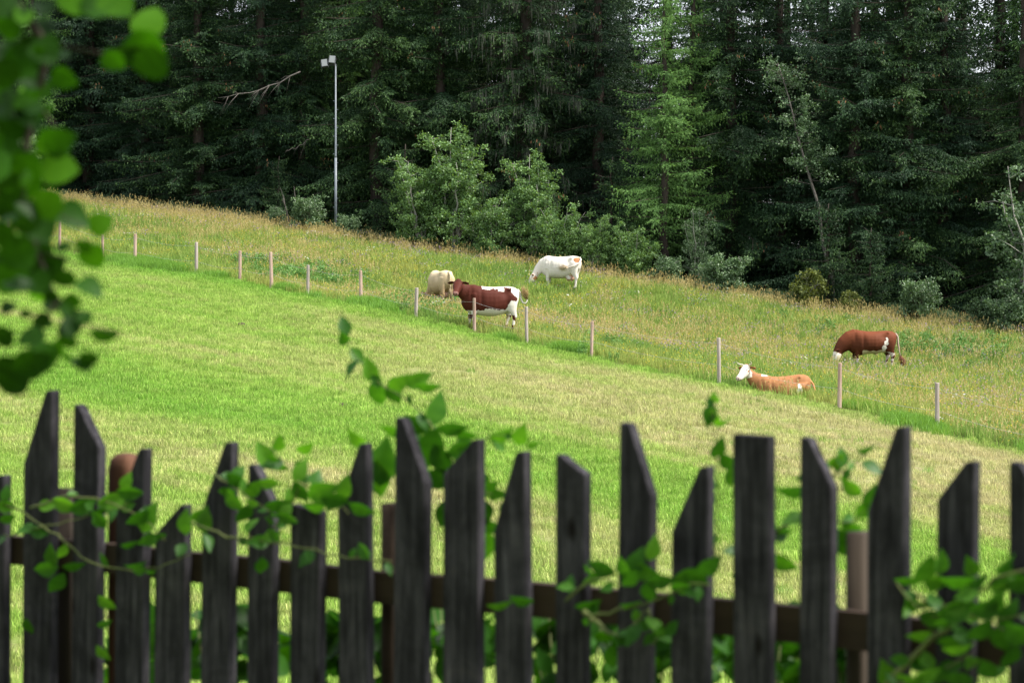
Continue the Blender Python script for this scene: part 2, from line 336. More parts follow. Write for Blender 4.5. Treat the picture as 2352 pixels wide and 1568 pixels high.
f2 = N.new('ShaderNodeMapRange'); f2.inputs[1].default_value = 1; f2.inputs[2].default_value = 2; L.new(zone.outputs['Fac'], f2.inputs[0])
a1 = N.new('ShaderNodeMixRGB'); L.new(f1.outputs[0], a1.inputs[0]); L.new(g.outputs[0], a1.inputs[1]); L.new(rm.outputs[0], a1.inputs[2])
a2 = N.new('ShaderNodeMixRGB'); L.new(f2.outputs[0], a2.inputs[0]); L.new(a1.outputs[0], a2.inputs[1]); L.new(rf.outputs[0], a2.inputs[2])
hv = N.new('ShaderNodeHueSaturation'); hv.inputs['Value'].default_value = .45; L.new(a2.outputs[0], hv.inputs['Color'])
p, _ = out_principled(m, N, L, .95, .1); L.new(hv.outputs[0], p.inputs['Base Color'])
nb = noise(N, L, 9, 6, .7); b = N.new('ShaderNodeBump'); b.inputs['Strength'].default_value = .8; b.inputs['Distance'].default_value = .06; L.new(nb.outputs['Fac'], b.inputs['Height']); L.new(b.outputs[0], p.inputs['Normal'])
M['ground'] = m
zn = np.where(Y > edge_y(X) - .4, 2.0, np.where(Y > fence_y(X) - .5, 1.0, 0.0)); zn = np.where((Y > 150) | (np.abs(X) > 46), 1.0, zn)
gr = obj('ground', npmesh('ground', V, np.stack([q, q + 1, q + nx + 1, q + nx], -1), M['ground'], tint=zn.ravel(), smooth=True)); tag(gr, kind='structure')

# ------------------------------------------------------------------ grass: tuft shapes scattered as instances
def blades(n, R, h, wd, lean=.35, seg=2, tint=(0, 1), rg=rng):
    """n blades in a patch of radius R; h=(min,max)"""
    x = rg.uniform(-R, R, n); y = rg.uniform(-R, R, n); H = rg.uniform(*h, n); az = rg.uniform(0, 2 * np.pi, n); le = rg.uniform(.1, 1, n) * lean * H
    dx, dy = np.cos(az) * le, np.sin(az) * le; sa = rg.uniform(0, 2 * np.pi, n); sx, sy = np.cos(sa) * wd / 2, np.sin(sa) * wd / 2
    V = np.stack([np.stack([x - sx, y - sy, -.03 + 0 * x], -1), np.stack([x + sx, y + sy, -.03 + 0 * x], -1),
                  np.stack([x + dx * .35 + sx * .8, y + dy * .35 + sy * .8, H * .62], -1), np.stack([x + dx * .35 - sx * .8, y + dy * .35 - sy * .8, H * .62], -1),
                  np.stack([x + dx, y + dy, H], -1), np.stack([x + dx, y + dy, H - .002], -1)], 1)
    T = np.repeat(rg.uniform(*tint, n)[:, None], 6, 1) * np.array([.75, .75, 1, 1, 1, 1])
    b = np.arange(n)[:, None] * 6
    Q = np.concatenate([b + np.array([0, 1, 2, 3]), b + np.array([3, 2, 4, 5])])
    return V.reshape(-1, 3), Q, T.ravel()
def rhombi(p, d, l, wd, tint, up=None, rg=rng):
    """leaf shapes: base p, direction d, length l, width wd"""
    d = unit(d); r = rg.normal(size=d.shape); s = unit(np.cross(d, r)); l = np.asarray(l)[:, None]; wd = np.asarray(wd)[:, None] if np.ndim(wd) else wd
    V = np.stack([p, p + d * l * .45 + s * wd / 2, p + d * l, p + d * l * .45 - s * wd / 2], 1)
    Q = np.arange(len(p) * 4).reshape(-1, 4)
    return V.reshape(-1, 3), Q, np.repeat(tint, 4)
def merge(parts):
    Vs, Qs, Ts, b = [], [], [], 0
    for v, q, t in parts: Vs.append(v); Qs.append(q + b); Ts.append(t); b += len(v)
    return np.concatenate(Vs), np.concatenate(Qs), np.concatenate(Ts)
def source(name, parts_by_mat):
    """one mesh with several materials, kept out of the scene and instanced"""
    V, Q, T = merge([p for p, _ in parts_by_mat]); me = npmesh(name, V, Q, parts_by_mat[0][1], tint=T); idx = []
    for k, (p, mm) in enumerate(parts_by_mat):
        if k: me.materials.append(mm)
        idx += [k] * len(p[1])
    me.polygons.foreach_set('material_index', idx); return bpy.data.objects.new(name, me)
def scatter(name, pts, scl, idx, sources, label, cat, tilt=.12, tiltdir=None):
    n = len(pts); me = bpy.data.meshes.new(name); me.vertices.add(n); me.vertices.foreach_set('co', np.asarray(pts, np.float32).ravel())
    rot = np.stack([rng.normal(0, tilt, n), rng.normal(0, tilt, n), rng.uniform(0, 6.283, n)], -1)
    a = me.attributes.new('rot', 'FLOAT_VECTOR', 'POINT'); a.data.foreach_set('vector', rot.astype(np.float32).ravel())
    a = me.attributes.new('scl', 'FLOAT', 'POINT'); a.data.foreach_set('value', np.asarray(scl, np.float32))
    a = me.attributes.new('pick', 'INT', 'POINT'); a.data.foreach_set('value', np.asarray(idx, np.int32))
    o = obj(name, me); tag(o, label, cat, kind='stuff')
    col = bpy.data.collections.new(name + '_shapes')
    for k, s in enumerate(sources): s.name = f'{chr(97 + k)}_{s.name}'; col.objects.link(s)
    ng = bpy.data.node_groups.new(name, 'GeometryNodeTree')
    ng.interface.new_socket('Geometry', in_out='INPUT', socket_type='NodeSocketGeometry'); ng.interface.new_socket('Geometry', in_out='OUTPUT', socket_type='NodeSocketGeometry')
    N, L = ng.nodes, ng.links; gi = N.new('NodeGroupInput'); go = N.new('NodeGroupOutput')
    iop = N.new('GeometryNodeInstanceOnPoints'); ci = N.new('GeometryNodeCollectionInfo'); ci.inputs['Collection'].default_value = col
    ci.inputs['Separate Children'].default_value = True; ci.inputs['Reset Children'].default_value = True
    def na(nm, ty):
        x = N.new('GeometryNodeInputNamedAttribute'); x.data_type = ty; x.inputs[0].default_value = nm; return x.outputs[0]
    L.new(gi.outputs[0], iop.inputs['Points']); L.new(ci.outputs[0], iop.inputs['Instance']); iop.inputs['Pick Instance'].default_value = True
    L.new(na('pick', 'INT'), iop.inputs['Instance Index'])
    e2r = N.new('FunctionNodeEulerToRotation'); L.new(na('rot', 'FLOAT_VECTOR'), e2r.inputs[0]); L.new(e2r.outputs[0], iop.inputs['Rotation'])
    L.new(na('scl', 'FLOAT'), iop.inputs['Scale']); L.new(iop.outputs[0], go.inputs[0])
    md = o.modifiers.new('scatter', 'NODES'); md.node_group = ng
    return o
def wedge(n, d0, d1, margin=3.5):
    D = np.sqrt(rng.uniform(d0 ** 2, d1 ** 2, n)); half = .2233 * D + margin; x = rng.uniform(-1, 1, n) * half
    return x, D

# short mown grass
src = [source('short_tuft', [(blades(110, .28, (.04, .11), .010, .8), M['mown'])]) for _ in range(4)]
parts = []
for (d0, d1, dens) in ((22, 34, 14), (34, 50, 13), (50, 103, 11)):
    area = (.2233 * (d0 + d1) + 7) * (d1 - d0); x, y = wedge(int(area * dens), d0, d1); k = y < fence_y(x) - .3; parts.append((x[k], y[k]))
x = np.concatenate([p[0] for p in parts]); y = np.concatenate([p[1] for p in parts])
def clump(x, y, f): return np.array([mnoise.noise((a * f, b * f, 3.3)) for a, b in zip(x, y)])
cl_ = clump(x, y, .5)
pts = np.stack([x, y, ground(x, y)], -1)
scatter('mown_grass', pts, 1.0 + .25 * cl_ + rng.uniform(-.15, .25, len(x)), rng.integers(0, 4, len(x)), src, 'short bright green mown grass with pale straw bands below the wire fence', 'grass')

# meadow: leafy tufts, seed heads, flowers
def stalks(n, R, h, head, hw, lean=.22, tint=(0, 1)):
    v, q, t = blades(n, R, h, .006, lean, tint=(.3, .9)); tips = v.reshape(-1, 6, 3)[:, 4]; k = np.repeat(np.arange(n), 5)
    p = tips[k] - np.stack([0 * k, 0 * k, rng.uniform(0, head, len(k))], -1); d = np.stack([rng.normal(0, .35, len(k)), rng.normal(0, .35, len(k)), 1 + 0 * k], -1)
    return (v, q, t), rhombi(p, d, rng.uniform(.5, 1, len(k)) * head * .8, np.full(len(k), hw), rng.uniform(*tint, len(k)))
src = []
for _ in range(3):
    src.append(source('leafy_tuft', [(blades(60, .3, (.14, .38), .012, .5), M['meadow'])]))
for _ in range(4):
    s, hd = stalks(9, .3, (.32, .56), .09, .018)
    src.append(source('seeding_tuft', [(blades(36, .3, (.12, .34), .012, .5), M['meadow']), (s, M['seed']), (hd, M['seed'])]))
x, y = wedge(int((.2233 * (56 + 118) + 9) * 62 * 7.5), 56, 118, 4.5); k = (y > fence_y(x) + .1) & (y < edge_y(x) + 1.2); x, y = x[k], y[k]
se = clump(x, y, .12) + .35 * clump(x, y, .7) + np.clip((y - edge_y(x) + 5) / 8, -.1, .6)
idx = np.where(rng.uniform(-.35, 1.0, len(x)) < se - .01, 3 + rng.integers(0, 4, len(x)), rng.integers(0, 3, len(x)))
scatter('meadow_grass', np.stack([x, y, ground(x, y)], -1), rng.uniform(.75, 1.15, len(x)), idx, src, 'tall uncut meadow grass with orange brown seed heads above the wire fence', 'grass', .1)
# tall stalks on the crest, seen against the dark forest
src = []
for _ in range(3):
    s, hd = stalks(9, .3, (.5, 1.0), .13, .026, .3, (.0, .8)); src.append(source('tall_stalks', [(s, M['seed']), (hd, M['seed'])]))
x = rng.uniform(-34, 30, 1300); y = edge_y(x) + rng.normal(-.6, 1.3, len(x)); k = clump(x, y, .35) > -.25; x, y = x[k], y[k]
scatter('crest_stalks', np.stack([x, y, ground(x, y)], -1), rng.uniform(.4, .85, len(x)), rng.integers(0, 3, len(x)), src, 'thin brown seeding stalks along the meadow edge against the forest', 'grass', .12)
# flowers
def heads(n, R, h, size, m):
    v, q, t = blades(n, R, h, .005, .2, tint=(.2, .6)); tips = v.reshape(-1, 6, 3)[:, 4]; k = np.repeat(np.arange(n), 5)
    d = rng.normal(size=(len(k), 3)); d[:, 2] = np.abs(d[:, 2]) * .5
    return [((v, q, t), M['meadow']), (rhombi(tips[k], d, np.full(len(k), size), np.full(len(k), size * .8), rng.uniform(0, 1, len(k))), m)]
src = [source('purple_flowers', heads(6, .35, (.3, .5), .03, M['purple'])), source('white_flowers', heads(4, .3, (.35, .5), .035, M['white_petal'])), source('yellow_flowers', heads(7, .35, (.2, .42), .024, M['yellow_petal']))]
x, y = wedge(6200, 58, 116, 3); k = (y > fence_y(x) + .2) & (y < edge_y(x)); x, y = x[k], y[k]; c1 = clump(x, y, .25); u = rng.uniform(0, 1, len(x))
idx = np.where(u < .40, 0, np.where(u < .425, 1, 2)); keep_ = (u > .40) | (y > fence_y(x) + 6); x, y, u, c1, idx = x[keep_], y[keep_], u[keep_], c1[keep_], idx[keep_]; k = (c1 > -.12) | (u > .6); x, y, idx = x[k], y[k], idx[k]
scatter('wildflowers', np.stack([x, y, ground(x, y)], -1), rng.uniform(.7, 1.1, len(x)), idx, src, 'small purple, white and yellow wildflowers scattered through the tall meadow', 'wildflowers')
# lush strip along the fence, herbs
src = [source('lush_tuft', [(blades(75, .3, (.15, .42), .014, .6), M['lush'])]) for _ in range(3)]
x = rng.uniform(-24, 17, 5200); y = fence_y(x) + rng.normal(.05, .55, len(x)); c1 = clump(x, y, .45); k = c1 > np.where(x > 7, .0, .3); x, y, c1 = x[k], y[k], c1[k]
scatter('lush_grass', np.stack([x, y, ground(x, y)], -1), .45 + .8 * np.clip(c1 + .3, 0, 1) * np.where(x > 6, 1.1, .8), rng.integers(0, 3, len(x)), src, 'darker lush grass left uncut beneath the wire fence', 'grass')
def herb(n, h, R):
    st = blades(n, R, (h * .6, h), .01, .2, tint=(0, .3)); tips = st[0].reshape(-1, 6, 3)[:, 4]; base = st[0].reshape(-1, 6, 3)[:, 0]
    k = np.repeat(np.arange(n), 14); f = rng.uniform(.25, 1, len(k))[:, None]; p = base[k] * (1 - f) + tips[k] * f; d = rng.normal(size=(len(k), 3)); d[:, 2] = np.abs(d[:, 2]) * .4 - .1
    return [(st, M['herb']), (rhombi(p, d, rng.uniform(.06, .13, len(k)), np.full(len(k), .04), rng.uniform(0, 1, len(k))), M['herb'])]
x, y = wedge(420, 30, 90, 2); k = (y < fence_y(x) - 2) & (clump(x, y, .2) > -.1); x, y = x[k], y[k]
scatter('slope_weeds', np.stack([x, y, ground(x, y)], -1), rng.uniform(.18, .5, len(x)), rng.integers(0, 3, len(x)), src, 'scattered darker green tufts standing up from the mown slope', 'weeds')
src = [source('herb', herb(14, .55, .28)) for _ in range(3)]
hx, hy = [], []
for (px, py, rx, ry, n) in ((690, 636, 80, 14, 150), (1000, 708, 60, 14, 70), (930, 700, 40, 10, 40), (2230, 812, 130, 26, 190), (2080, 790, 60, 14, 50), (760, 655, 40, 10, 30), (1400, 800, 60, 20, 25), (600, 610, 60, 12, 30), (1870, 760, 80, 16, 30)):
    for _ in range(int(n * .6)):
        p = hit(px + rnd.gauss(0, rx / 1.6), py + rnd.gauss(0, ry / 1.6), 55); hx.append(p.x); hy.append(p.y)
hx, hy = np.array(hx), np.array(hy); scatter('herb_patches', np.stack([hx, hy, ground(hx, hy)], -1), rng.uniform(.5, 1.0, len(hx)), rng.integers(0, 3, len(hx)), src, 'bluish green leafy herbs growing in patches in the meadow', 'herbs')
# rough grass and weeds just behind the picket fence
src = [source('rough_tuft', [(blades(60, .28, (.12, .40), .010, .5), M['mown'])]) for _ in range(3)]
x = rng.uniform(-9, 9, 4200); y = rng.uniform(6.8, 24, len(x)); k = np.abs(x) < .25 * y + 3; x, y = x[k], y[k]
scatter('rough_grass', np.stack([x, y, ground(x, y)], -1), rng.uniform(.5, 1.1, len(x)), rng.integers(0, 3, len(x)), src, 'rough longer grass on the bank just behind the picket fence', 'grass')

# ------------------------------------------------------------------ conifers
def trunk_mesh(name, H, r0, m, lean=0, rg=None):
    rg = rg or rnd; mb = MB(); pts, rad = [], []
    for k in range(13):
        t = k / 12; pts.append((lean * t * H + .05 * math.sin(k * 1.7), .05 * math.cos(k * 1.3), t * H - .3)); rad.append(r0 * (1 - t) ** .8 + .02)
    rad[0] *= 1.3; mb.tube(pts, rad, 9); return mesh(name, mb.v, mb.f, m, True)
def spruce(seed, H=27., R=3.5, detail=14.5, droop=1., kind='spruce', zmin=.3, gap=0.):
    rg = np.random.default_rng(seed); Ps, Ds, Ls, Ws, Ts = [], [], [], [], []; cone_p = []; lich_p = []; wood = MB()
    h = zmin; larch = kind == 'larch'
    while h < H - .3:
        hi = h > detail; n = 4 if hi else rg.integers(5, 8); rr = R * (1 - h / H) ** .72 * (.9 + .2 * math.sin(h * 1.9 + seed)) + .25
        if h < 3: rr *= .8 + .07 * h
        for b in range(n):
            if rg.random() < gap: continue
            az = rg.uniform(0, 2 * np.pi); Lb = rr * rg.uniform(.6, 1.18); ns = max(5, int(Lb / (.30 if hi else .13)))
            s = np.linspace(.04, 1, ns); bz = rg.uniform(-.15, .15); sag = droop * rg.uniform(.32, .62) * (1.15 - .55 * h / H)
            rad = Lb * s; aza = az + .12 * np.sin(s * 5 + bz * 20); zz = h + bz + Lb * (.16 * s - sag * s ** 1.7 + .20 * s ** 5)
            P0 = np.stack([np.cos(aza) * rad, np.sin(aza) * rad, zz], -1); dv = unit(np.gradient(P0, axis=0)); sv = unit(np.cross(dv, [0, 0, 1]))
            bt = rg.uniform(0, .45)
            if not hi and rg.random() < .5: wood.tube([Vector(P0[k]) for k in (0, ns // 2, ns - 1)], [.035, .02, .006], 3, False)
            for side in (-1, 1, 0):
                lt = (.16 + .24 * Lb * (1 - s) * s ** .3 * 1.2) * rg.uniform(.6, 1.3, ns); lt = np.minimum(lt, .95)
                if side == 0: lt = (lt * .9 + .12) * rg.uniform(.5, 1.7, ns)
                step = .13 if hi else .085; m_ = np.maximum(1, (lt / step).astype(int)); k = np.repeat(np.arange(ns), m_)
                f = np.concatenate([np.arange(q) / q + rg.uniform(0, 1 / q) for q in m_])
                if side == 0: dirn = dv[k] * .15 + np.array([0, 0, -1.]) + sv[k] * rg.normal(0, .18, len(k))[:, None]
                else: dirn = dv[k] * .75 + sv[k] * side * .8 + np.array([0, 0, -.30 * droop])
                dirn = unit(dirn); pos = P0[k] + dirn * (f * lt[k])[:, None]; pos[:, 2] -= .35 * droop * (f * lt[k]) ** 2 * (1 if side else 0)
                pos += rg.normal(0, .02, pos.shape)
                for e in ((-1, 1) if hi else (-1, 1, -.4, .6)):
                    cr = unit(np.cross(dirn, rg.normal(size=dirn.shape))); d = unit(dirn + cr * .55 * e - np.array([0, 0, .12]))
                    Ps.append(pos); Ds.append(d); l = rg.uniform(.08, .16, len(pos)) * (2.2 if hi else 1)
                    Ls.append(l); Ws.append(np.full(len(pos), (.075 if hi else (.02 if larch else .026))))
                    Ts.append(np.clip(bt + rg.normal(.05, .1, len(pos)) + .7 * (f > .72) * rg.random(len(pos)) + .35 * (s[k] > .86) * rg.random(len(pos)), 0, 1))
            if not hi and rg.random() < .08 and not larch and h > 3:
                for q in range(rg.integers(3, 9)): cone_p.append(P0[-1 - rg.integers(0, 4)] + rg.normal(0, .1, 3))
            if not hi:
                for q in range(14): lich_p.append(P0[rg.integers(ns // 4, ns - 1)])
        h += rg.uniform(.33, .52) * (1.7 if hi else 1) * (1.15 if larch else 1)
    V, Q, T = rhombi(np.concatenate(Ps), np.concatenate(Ds), np.concatenate(Ls), np.concatenate(Ws), np.concatenate(Ts), rg=rg)
    b = len(V)
    me = npmesh(kind + '_crown', V, Q, M[{'spruce': 'spruce', 'blue': 'spruce_blue', 'larch': 'larch'}[kind]], tint=T)
    d = {'crown': me, 'H': H, 'wood': mesh('branches', wood.v, wood.f, M['bark'])}
    if cone_p:
        cpn = np.array(cone_p); k = np.repeat(np.arange(len(cpn)), 2); d['cones'] = npmesh('cones', *rhombi(cpn[k], np.stack([rg.normal(0, .12, len(k)), rg.normal(0, .12, len(k)), -np.ones(len(k))], -1), np.full(len(k), .15), np.full(len(k), .05), rg.random(len(k)), rg=rg)[:2], M['cone'], tint=rg.random(len(k) * 4))
    lp = np.array(lich_p); k = rg.integers(0, len(lp), min(5000, len(lp) * 3)); pl = lp[k] + rg.normal(0, .05, (len(k), 3))
    d['lichen'] = npmesh('lichen', *rhombi(pl, np.stack([rg.normal(0, .05, len(k)), rg.normal(0, .05, len(k)), -np.ones(len(k))], -1), rg.uniform(.25, .75, len(k)), np.full(len(k), .03), rg.random(len(k)), rg=rg)[:2], M['lichen'], tint=np.repeat(rg.random(len(k)), 4))
    return d
SPR = [spruce(1, 27, 3.6), spruce(2, 25, 3.2, droop=1.25), spruce(3, 29, 3.9, droop=.9, kind='blue'), spruce(4, 24, 3.0, kind='blue', droop=1.1)]
LAR = [spruce(11, 25, 2.6, droop=.75, kind='larch', zmin=3.2, detail=14), spruce(12, 13.4, 2.5, detail=13, droop=.9, kind='larch', zmin=2.0)]
SMALL = [spruce(21, 6.5, 1.7, droop=.5, kind='spruce')]
BARE = [spruce(31, 27, 2.6, kind='spruce', zmin=9.0, gap=.1)]
for group_, r0 in ((SPR, .27), (LAR, .17), (SMALL, .07), (BARE, .24)):
    for s in group_: s['trunk'] = trunk_mesh('trunk', s['H'], r0, M['bark'])
M_crown = {}
def conifer(name, d, px, D, rz, s, label, group, lichen=False, cones=True, cat='spruce tree', wide=1.22):
    p = on(px, D); t = empty(name, p, rz); t.scale = (s * wide, s * wide, s * rnd.uniform(.95, 1.08)); tag(t, label, cat, group)
    obj('trunk', d['trunk'], t); obj('crown', d['crown'], t); tag(obj('dead_limbs', d['wood'], t), kind='stuff')
    if lichen: tag(obj('lichen', d['lichen'], t), kind='stuff')
    if cones and 'cones' in d: tag(obj('cone_cluster', d['cones'], t), kind='stuff')
    return t
def E(px): x = (px - CX) / F * 105; return float(edge_y(x))
FRONT = [ # px, metres behind the meadow edge, variety, scale, label
    (-90, 3, 2, 1.0, 'dark spruce at the left edge of the forest, behind the hanging round leaves'),
    (205, 4, 2, 1.0, 'broad bluish spruce behind the round foreground leaves, many brown cones'),
    (330, 3.4, 3, .9, 'slender dark spruce just right of the hanging foreground leaves'),
    (455, 2.2, 0, .92, 'mid green spruce with feathery branches, left of the bare grey branches'),
    (600, 3.2, 3, 1.0, 'dark spruce behind the dead grey branches left of the floodlight pole'),
    (700, 4.5, 1, 1.0, 'shaded spruce standing directly left of the floodlight pole'),
    (865, 2.8, 1, 1.1, 'spruce with heavily drooping sprays just right of the floodlight pole'),
    (1010, 3.8, 0, 1.0, 'dark spruce rising behind the tallest pale alder bush'),
    (1205, 2.8, 1, 1.18, 'large spruce draped in grey beard lichen behind the white cow'),
    (1375, 5.5, 3, 1.0, 'narrow shaded spruce between the lichen covered spruce and the pale larch'),
    (1680, 3.2, 0, 1.0, 'dark spruce standing right beside the pale green larch'),
    (1790, 5, 2, .95, 'spruce rising directly behind the leaning pale trunked tree'),
    (1965, 3.0, 2, 1.02, 'bluish spruce with layered sprays right of the leaning tree'),
    (2085, 3.4, 0, 1.0, 'tall spruce with a bare brown upper trunk above the brown bull'),
    (2170, 4.4, 3, .98, 'very dark spruce left of the pale bush at the picture edge'),
    (2350, 3.6, 1, .85, 'dark spruce behind the pale bush at the far right'),
    (2540, 4, 2, 1.0, 'dark spruce beyond the right end of the forest edge'),
]
for px, off, v, s, lab in FRONT:
    conifer('spruce_tree', SPR[v], px, E(px) + off + 2.2, rnd.uniform(0, 6.28), s, lab, 'spruces along the forest edge', lichen=(px == 1205))
for px, off, s, lab in ((70, 3.2, .95, 'pale larch seen through the hanging foreground leaves at the left'), (800, 9.0, 1.05, 'light green larch whose high boughs overhang the floodlights'),
                   (1525, 2.4, 1.0, 'tall pale green larch in front of the dark forest gap'), (1590, 4.4, .86, 'second pale larch just right of the tall one, thicker trunk')):
    conifer('larch_tree', LAR[1 if 1500 < px < 1550 else 0], px, E(px) + off, rnd.uniform(0, 6.28), s, lab, 'pale larches among the spruces', cat='larch tree', cones=False, wide=1.28 if 1500 < px < 1550 else 1.15)
for px, off, s, lab in ((930, 1.5, .8, 'young spruce between the floodlight pole and the alder bushes'), (1405, 1.6, .85, 'young spruce with a bare leading shoot left of the larch'), (1902, 1.3, .74, 'young spruce under the leaning tree'), (2000, 1.2, .65, 'low young spruce behind the brown bull'), (640, 1.4, .55, 'little dark spruce left of the floodlight pole')):
    conifer('young_spruce', SMALL[0], px, E(px) + off, rnd.uniform(0, 6.28), s, lab, 'young spruces at the meadow edge', cones=False)
# second and third rows; left out where the photograph shows the sky between the trunks
k = 0
for row, (off, step) in enumerate(((11, 140), (17, 150), (24, 150), (31, 150))):
    px = -350 + row * 60
    while px < 2750:
        q = px + rnd.uniform(-30, 30); gap = any(abs(q - c) < wdt for c, wdt in ((1520, 60), (1785, 50), (2255, 42)))
        if row == 2 or True:
            if gap:
                if row in (1, 3): conifer('spruce_tree', BARE[0], q, E(q) + off, rnd.uniform(0, 6.28), 1.0, 'tall spruce with a bare lower trunk, sky showing past it', 'bare trunked spruces in the forest gaps', cones=False)
                else: conifer('spruce_tree', SPR[(k + row) % 4], q, E(q) + off, rnd.uniform(0, 6.28), .44, 'younger spruce filling the lower part of a gap in the forest', 'younger spruces deep in the forest', cones=False)
            else:
                conifer('spruce_tree', SPR[(k * 7 + row) % 4], q, E(q) + off, rnd.uniform(0, 6.28), rnd.uniform(.9, 1.1), 'dark spruce deep in the forest behind the front row', 'spruces deep in the forest', cones=False); k += 1
        px += step * rnd.uniform(.85, 1.15)

# ------------------------------------------------------------------ broadleaved bushes and small trees
def bush(seed, H, R, leaf, m, n_stem=7, lean=(0, 0), bare=.15, ncl=260, per=20, size=(.07, .125), bark='pale_bark', narrow=.6, csize=.22):
    rg = np.random.default_rng(seed); wood = MB(); cl = []
    for s in range(n_stem):
        az = rg.uniform(0, 6.28); sp = R * narrow * rg.uniform(.15, 1); hh = H * rg.uniform(.65, 1) if n_stem > 1 else H
        pts = []; K = 7
        for k in range(K + 1):
            t = k / K; pts.append(np.array([math.cos(az) * sp * t ** 1.2 + lean[0] * t ** 1.5 + .06 * rg.normal(), math.sin(az) * sp * t ** 1.2 + lean[1] * t + .06 * rg.normal(), hh * t - .15]))
        r0 = .016 * H / 2 + .02; wood.tube([Vector(p) for p in pts], [r0 * (1 - .85 * k / K) for k in range(K + 1)], 5)
        nb = int(ncl / n_stem / 3)
        for b in range(nb):
            t = rg.uniform(bare, 1); i = min(K - 1, int(t * K)); base = pts[i] + (pts[i + 1] - pts[i]) * (t * K - i)
            a2 = rg.uniform(0, 6.28); ln = R * rg.uniform(.25, .8) * (1.15 - .7 * t) * (.5 + .5 * min(1, t / .3)); e = base + np.array([math.cos(a2) * ln, math.sin(a2) * ln, ln * rg.uniform(-.05, .6)])
            if rg.random() < .5: wood.tube([Vector(base), Vector((base + e) / 2 + rg.normal(0, .04, 3)), Vector(e)], [.014, .01, .004], 3, False)
            for f in (.55, .8, 1.0): cl.append(base + (e - base) * f + rg.normal(0, .08, 3))
    cl = np.array(cl); ct = rg.uniform(0, .7, len(cl)); k = np.repeat(np.arange(len(cl)), per); rr = rg.normal(size=(len(k), 3)); rr = unit(rr) * (rg.random(len(k))[:, None] ** .5) * csize * np.array([1, 1, .7])
    p = cl[k] + rr; d = rg.normal(size=p.shape); d[:, 2] -= .3
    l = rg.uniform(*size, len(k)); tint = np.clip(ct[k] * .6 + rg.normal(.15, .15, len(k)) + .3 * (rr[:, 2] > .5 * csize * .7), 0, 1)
    V, Q, T = rhombi(p, d, l, l * .68, tint, rg=rg); keep = V.reshape(-1, 4, 3)[:, :, 2].min(1) > -.1
    V = V.reshape(-1, 4, 3)[keep].reshape(-1, 3); T = T.reshape(-1, 4)[keep].ravel(); Q = np.arange(len(V)).reshape(-1, 4)
    return {'leaves': npmesh('foliage', V, Q, M[m], tint=T), 'wood': mesh('stems', wood.v, wood.f, M[bark], True), 'H': H}
ALD = [bush(41, 5.4, 1.9, 0, 'alder', 7, ncl=520, per=26), bush(42, 4.6, 1.9, 0, 'alder', 9, ncl=540, per=26, narrow=.8), bush(43, 3.0, 1.6, 0, 'alder', 8, ncl=480, per=24, narrow=.8), bush(44, 2.0, 1.2, 0, 'willow', 7, ncl=340, per=22, narrow=.9)]
WIL = [bush(51, 5.0, 2.0, 0, 'willow', 6, ncl=380, per=22), bush(52, 1.6, 1.1, 0, 'olive', 7, ncl=220, per=18, narrow=.9)]
LEAN = bush(61, 11.2, 3.0, 0, 'willow', 1, lean=(-2.5, 0), bare=.5, ncl=260, per=20, narrow=.05, csize=.26, bark='dead')
def shrub(name, d, px, off, s, label, cat='bush', wood='stem', group='broadleaved bushes at the forest edge', sx=1, rz=None):
    D = E(px) + off; p = on(px, D); t = empty(name, p, rnd.uniform(0, 6.28) if rz is None else rz); t.scale = (s * sx, s * sx, s); tag(t, label, cat, group)
    obj(wood, d['wood'], t); obj('foliage', d['leaves'], t); return t
shrub('alder_tree', ALD[0], 1045, .4, 1.2, 'tallest leafy alder of the pale green bushes, behind the tan cow')
shrub('alder_bush', ALD[1], 965, .2, .98, 'rounded alder bush on the left flank of the tallest alder')
shrub('alder_tree', ALD[0], 1225, .5, 1.02, 'second tallest pale alder, rising above the white cow')
shrub('alder_bush', ALD[2], 1130, -.1, 1.0, 'low alder bush between the two tall alders')
shrub('alder_bush', ALD[2], 1290, -.1, 1.0, 'low alder bush just behind the back of the white cow')
shrub('alder_bush', ALD[1], 1365, .2, .62, 'small alder bush right of the white cow at the meadow edge')
shrub('alder_bush', ALD[2], 1450, .6, .9, 'shaded alder bush at the foot of the young spruce')
shrub('grey_green_bush', ALD[3], 705, .1, .98, 'grey green bush left of the foot of the floodlight pole')
shrub('grey_green_bush', ALD[3], 800, .1, .66, 'small bush just right of the foot of the floodlight pole')
shrub('grey_green_bush', ALD[3], 640, .4, .6, 'small bush below the bare sticks left of the floodlight pole')
shrub('willow_bush', WIL[0], 1600, 1.2, .8, 'grey green willow beside the thin dark larch trunk', sx=.7)
shrub('willow_bush', ALD[3], 1655, -.1, 1.0, 'pale willow bush at the meadow edge under the dark spruce')
shrub('willow_bush', ALD[3], 1540, .1, .8, 'small willow bush at the foot of the tall larch')
shrub('yellowish_bush', WIL[1], 1845, .1, 1.15, 'olive yellow bush at the meadow edge below the leaning tree')
shrub('alder_bush', ALD[3], 2110, -.1, 1.05, 'pale bush at the meadow edge above and right of the brown bull')
shrub('low_bush', WIL[1], 1945, -.1, .7, 'very small bush above the head of the brown bull')
shrub('willow_tree', WIL[0], 2375, .2, 1.55, 'large pale willow at the right edge of the picture')
shrub('willow_bush', ALD[3], 2260, -.1, .8, 'low pale bush left of the large willow at the picture edge')
shrub('low_bush', ALD[3], 2330, -.8, .9, 'low bush under the large willow at the picture edge')
shrub('leaning_tree', LEAN, 1915, 3.0, 1.0, 'slender pale trunked tree leaning left, thin grey green crown', cat='tree', wood='trunk', group=None, rz=0)
shrub('alder_bush', ALD[1], 60, .3, .8, 'pale bush behind the hanging foreground leaves at the forest edge')
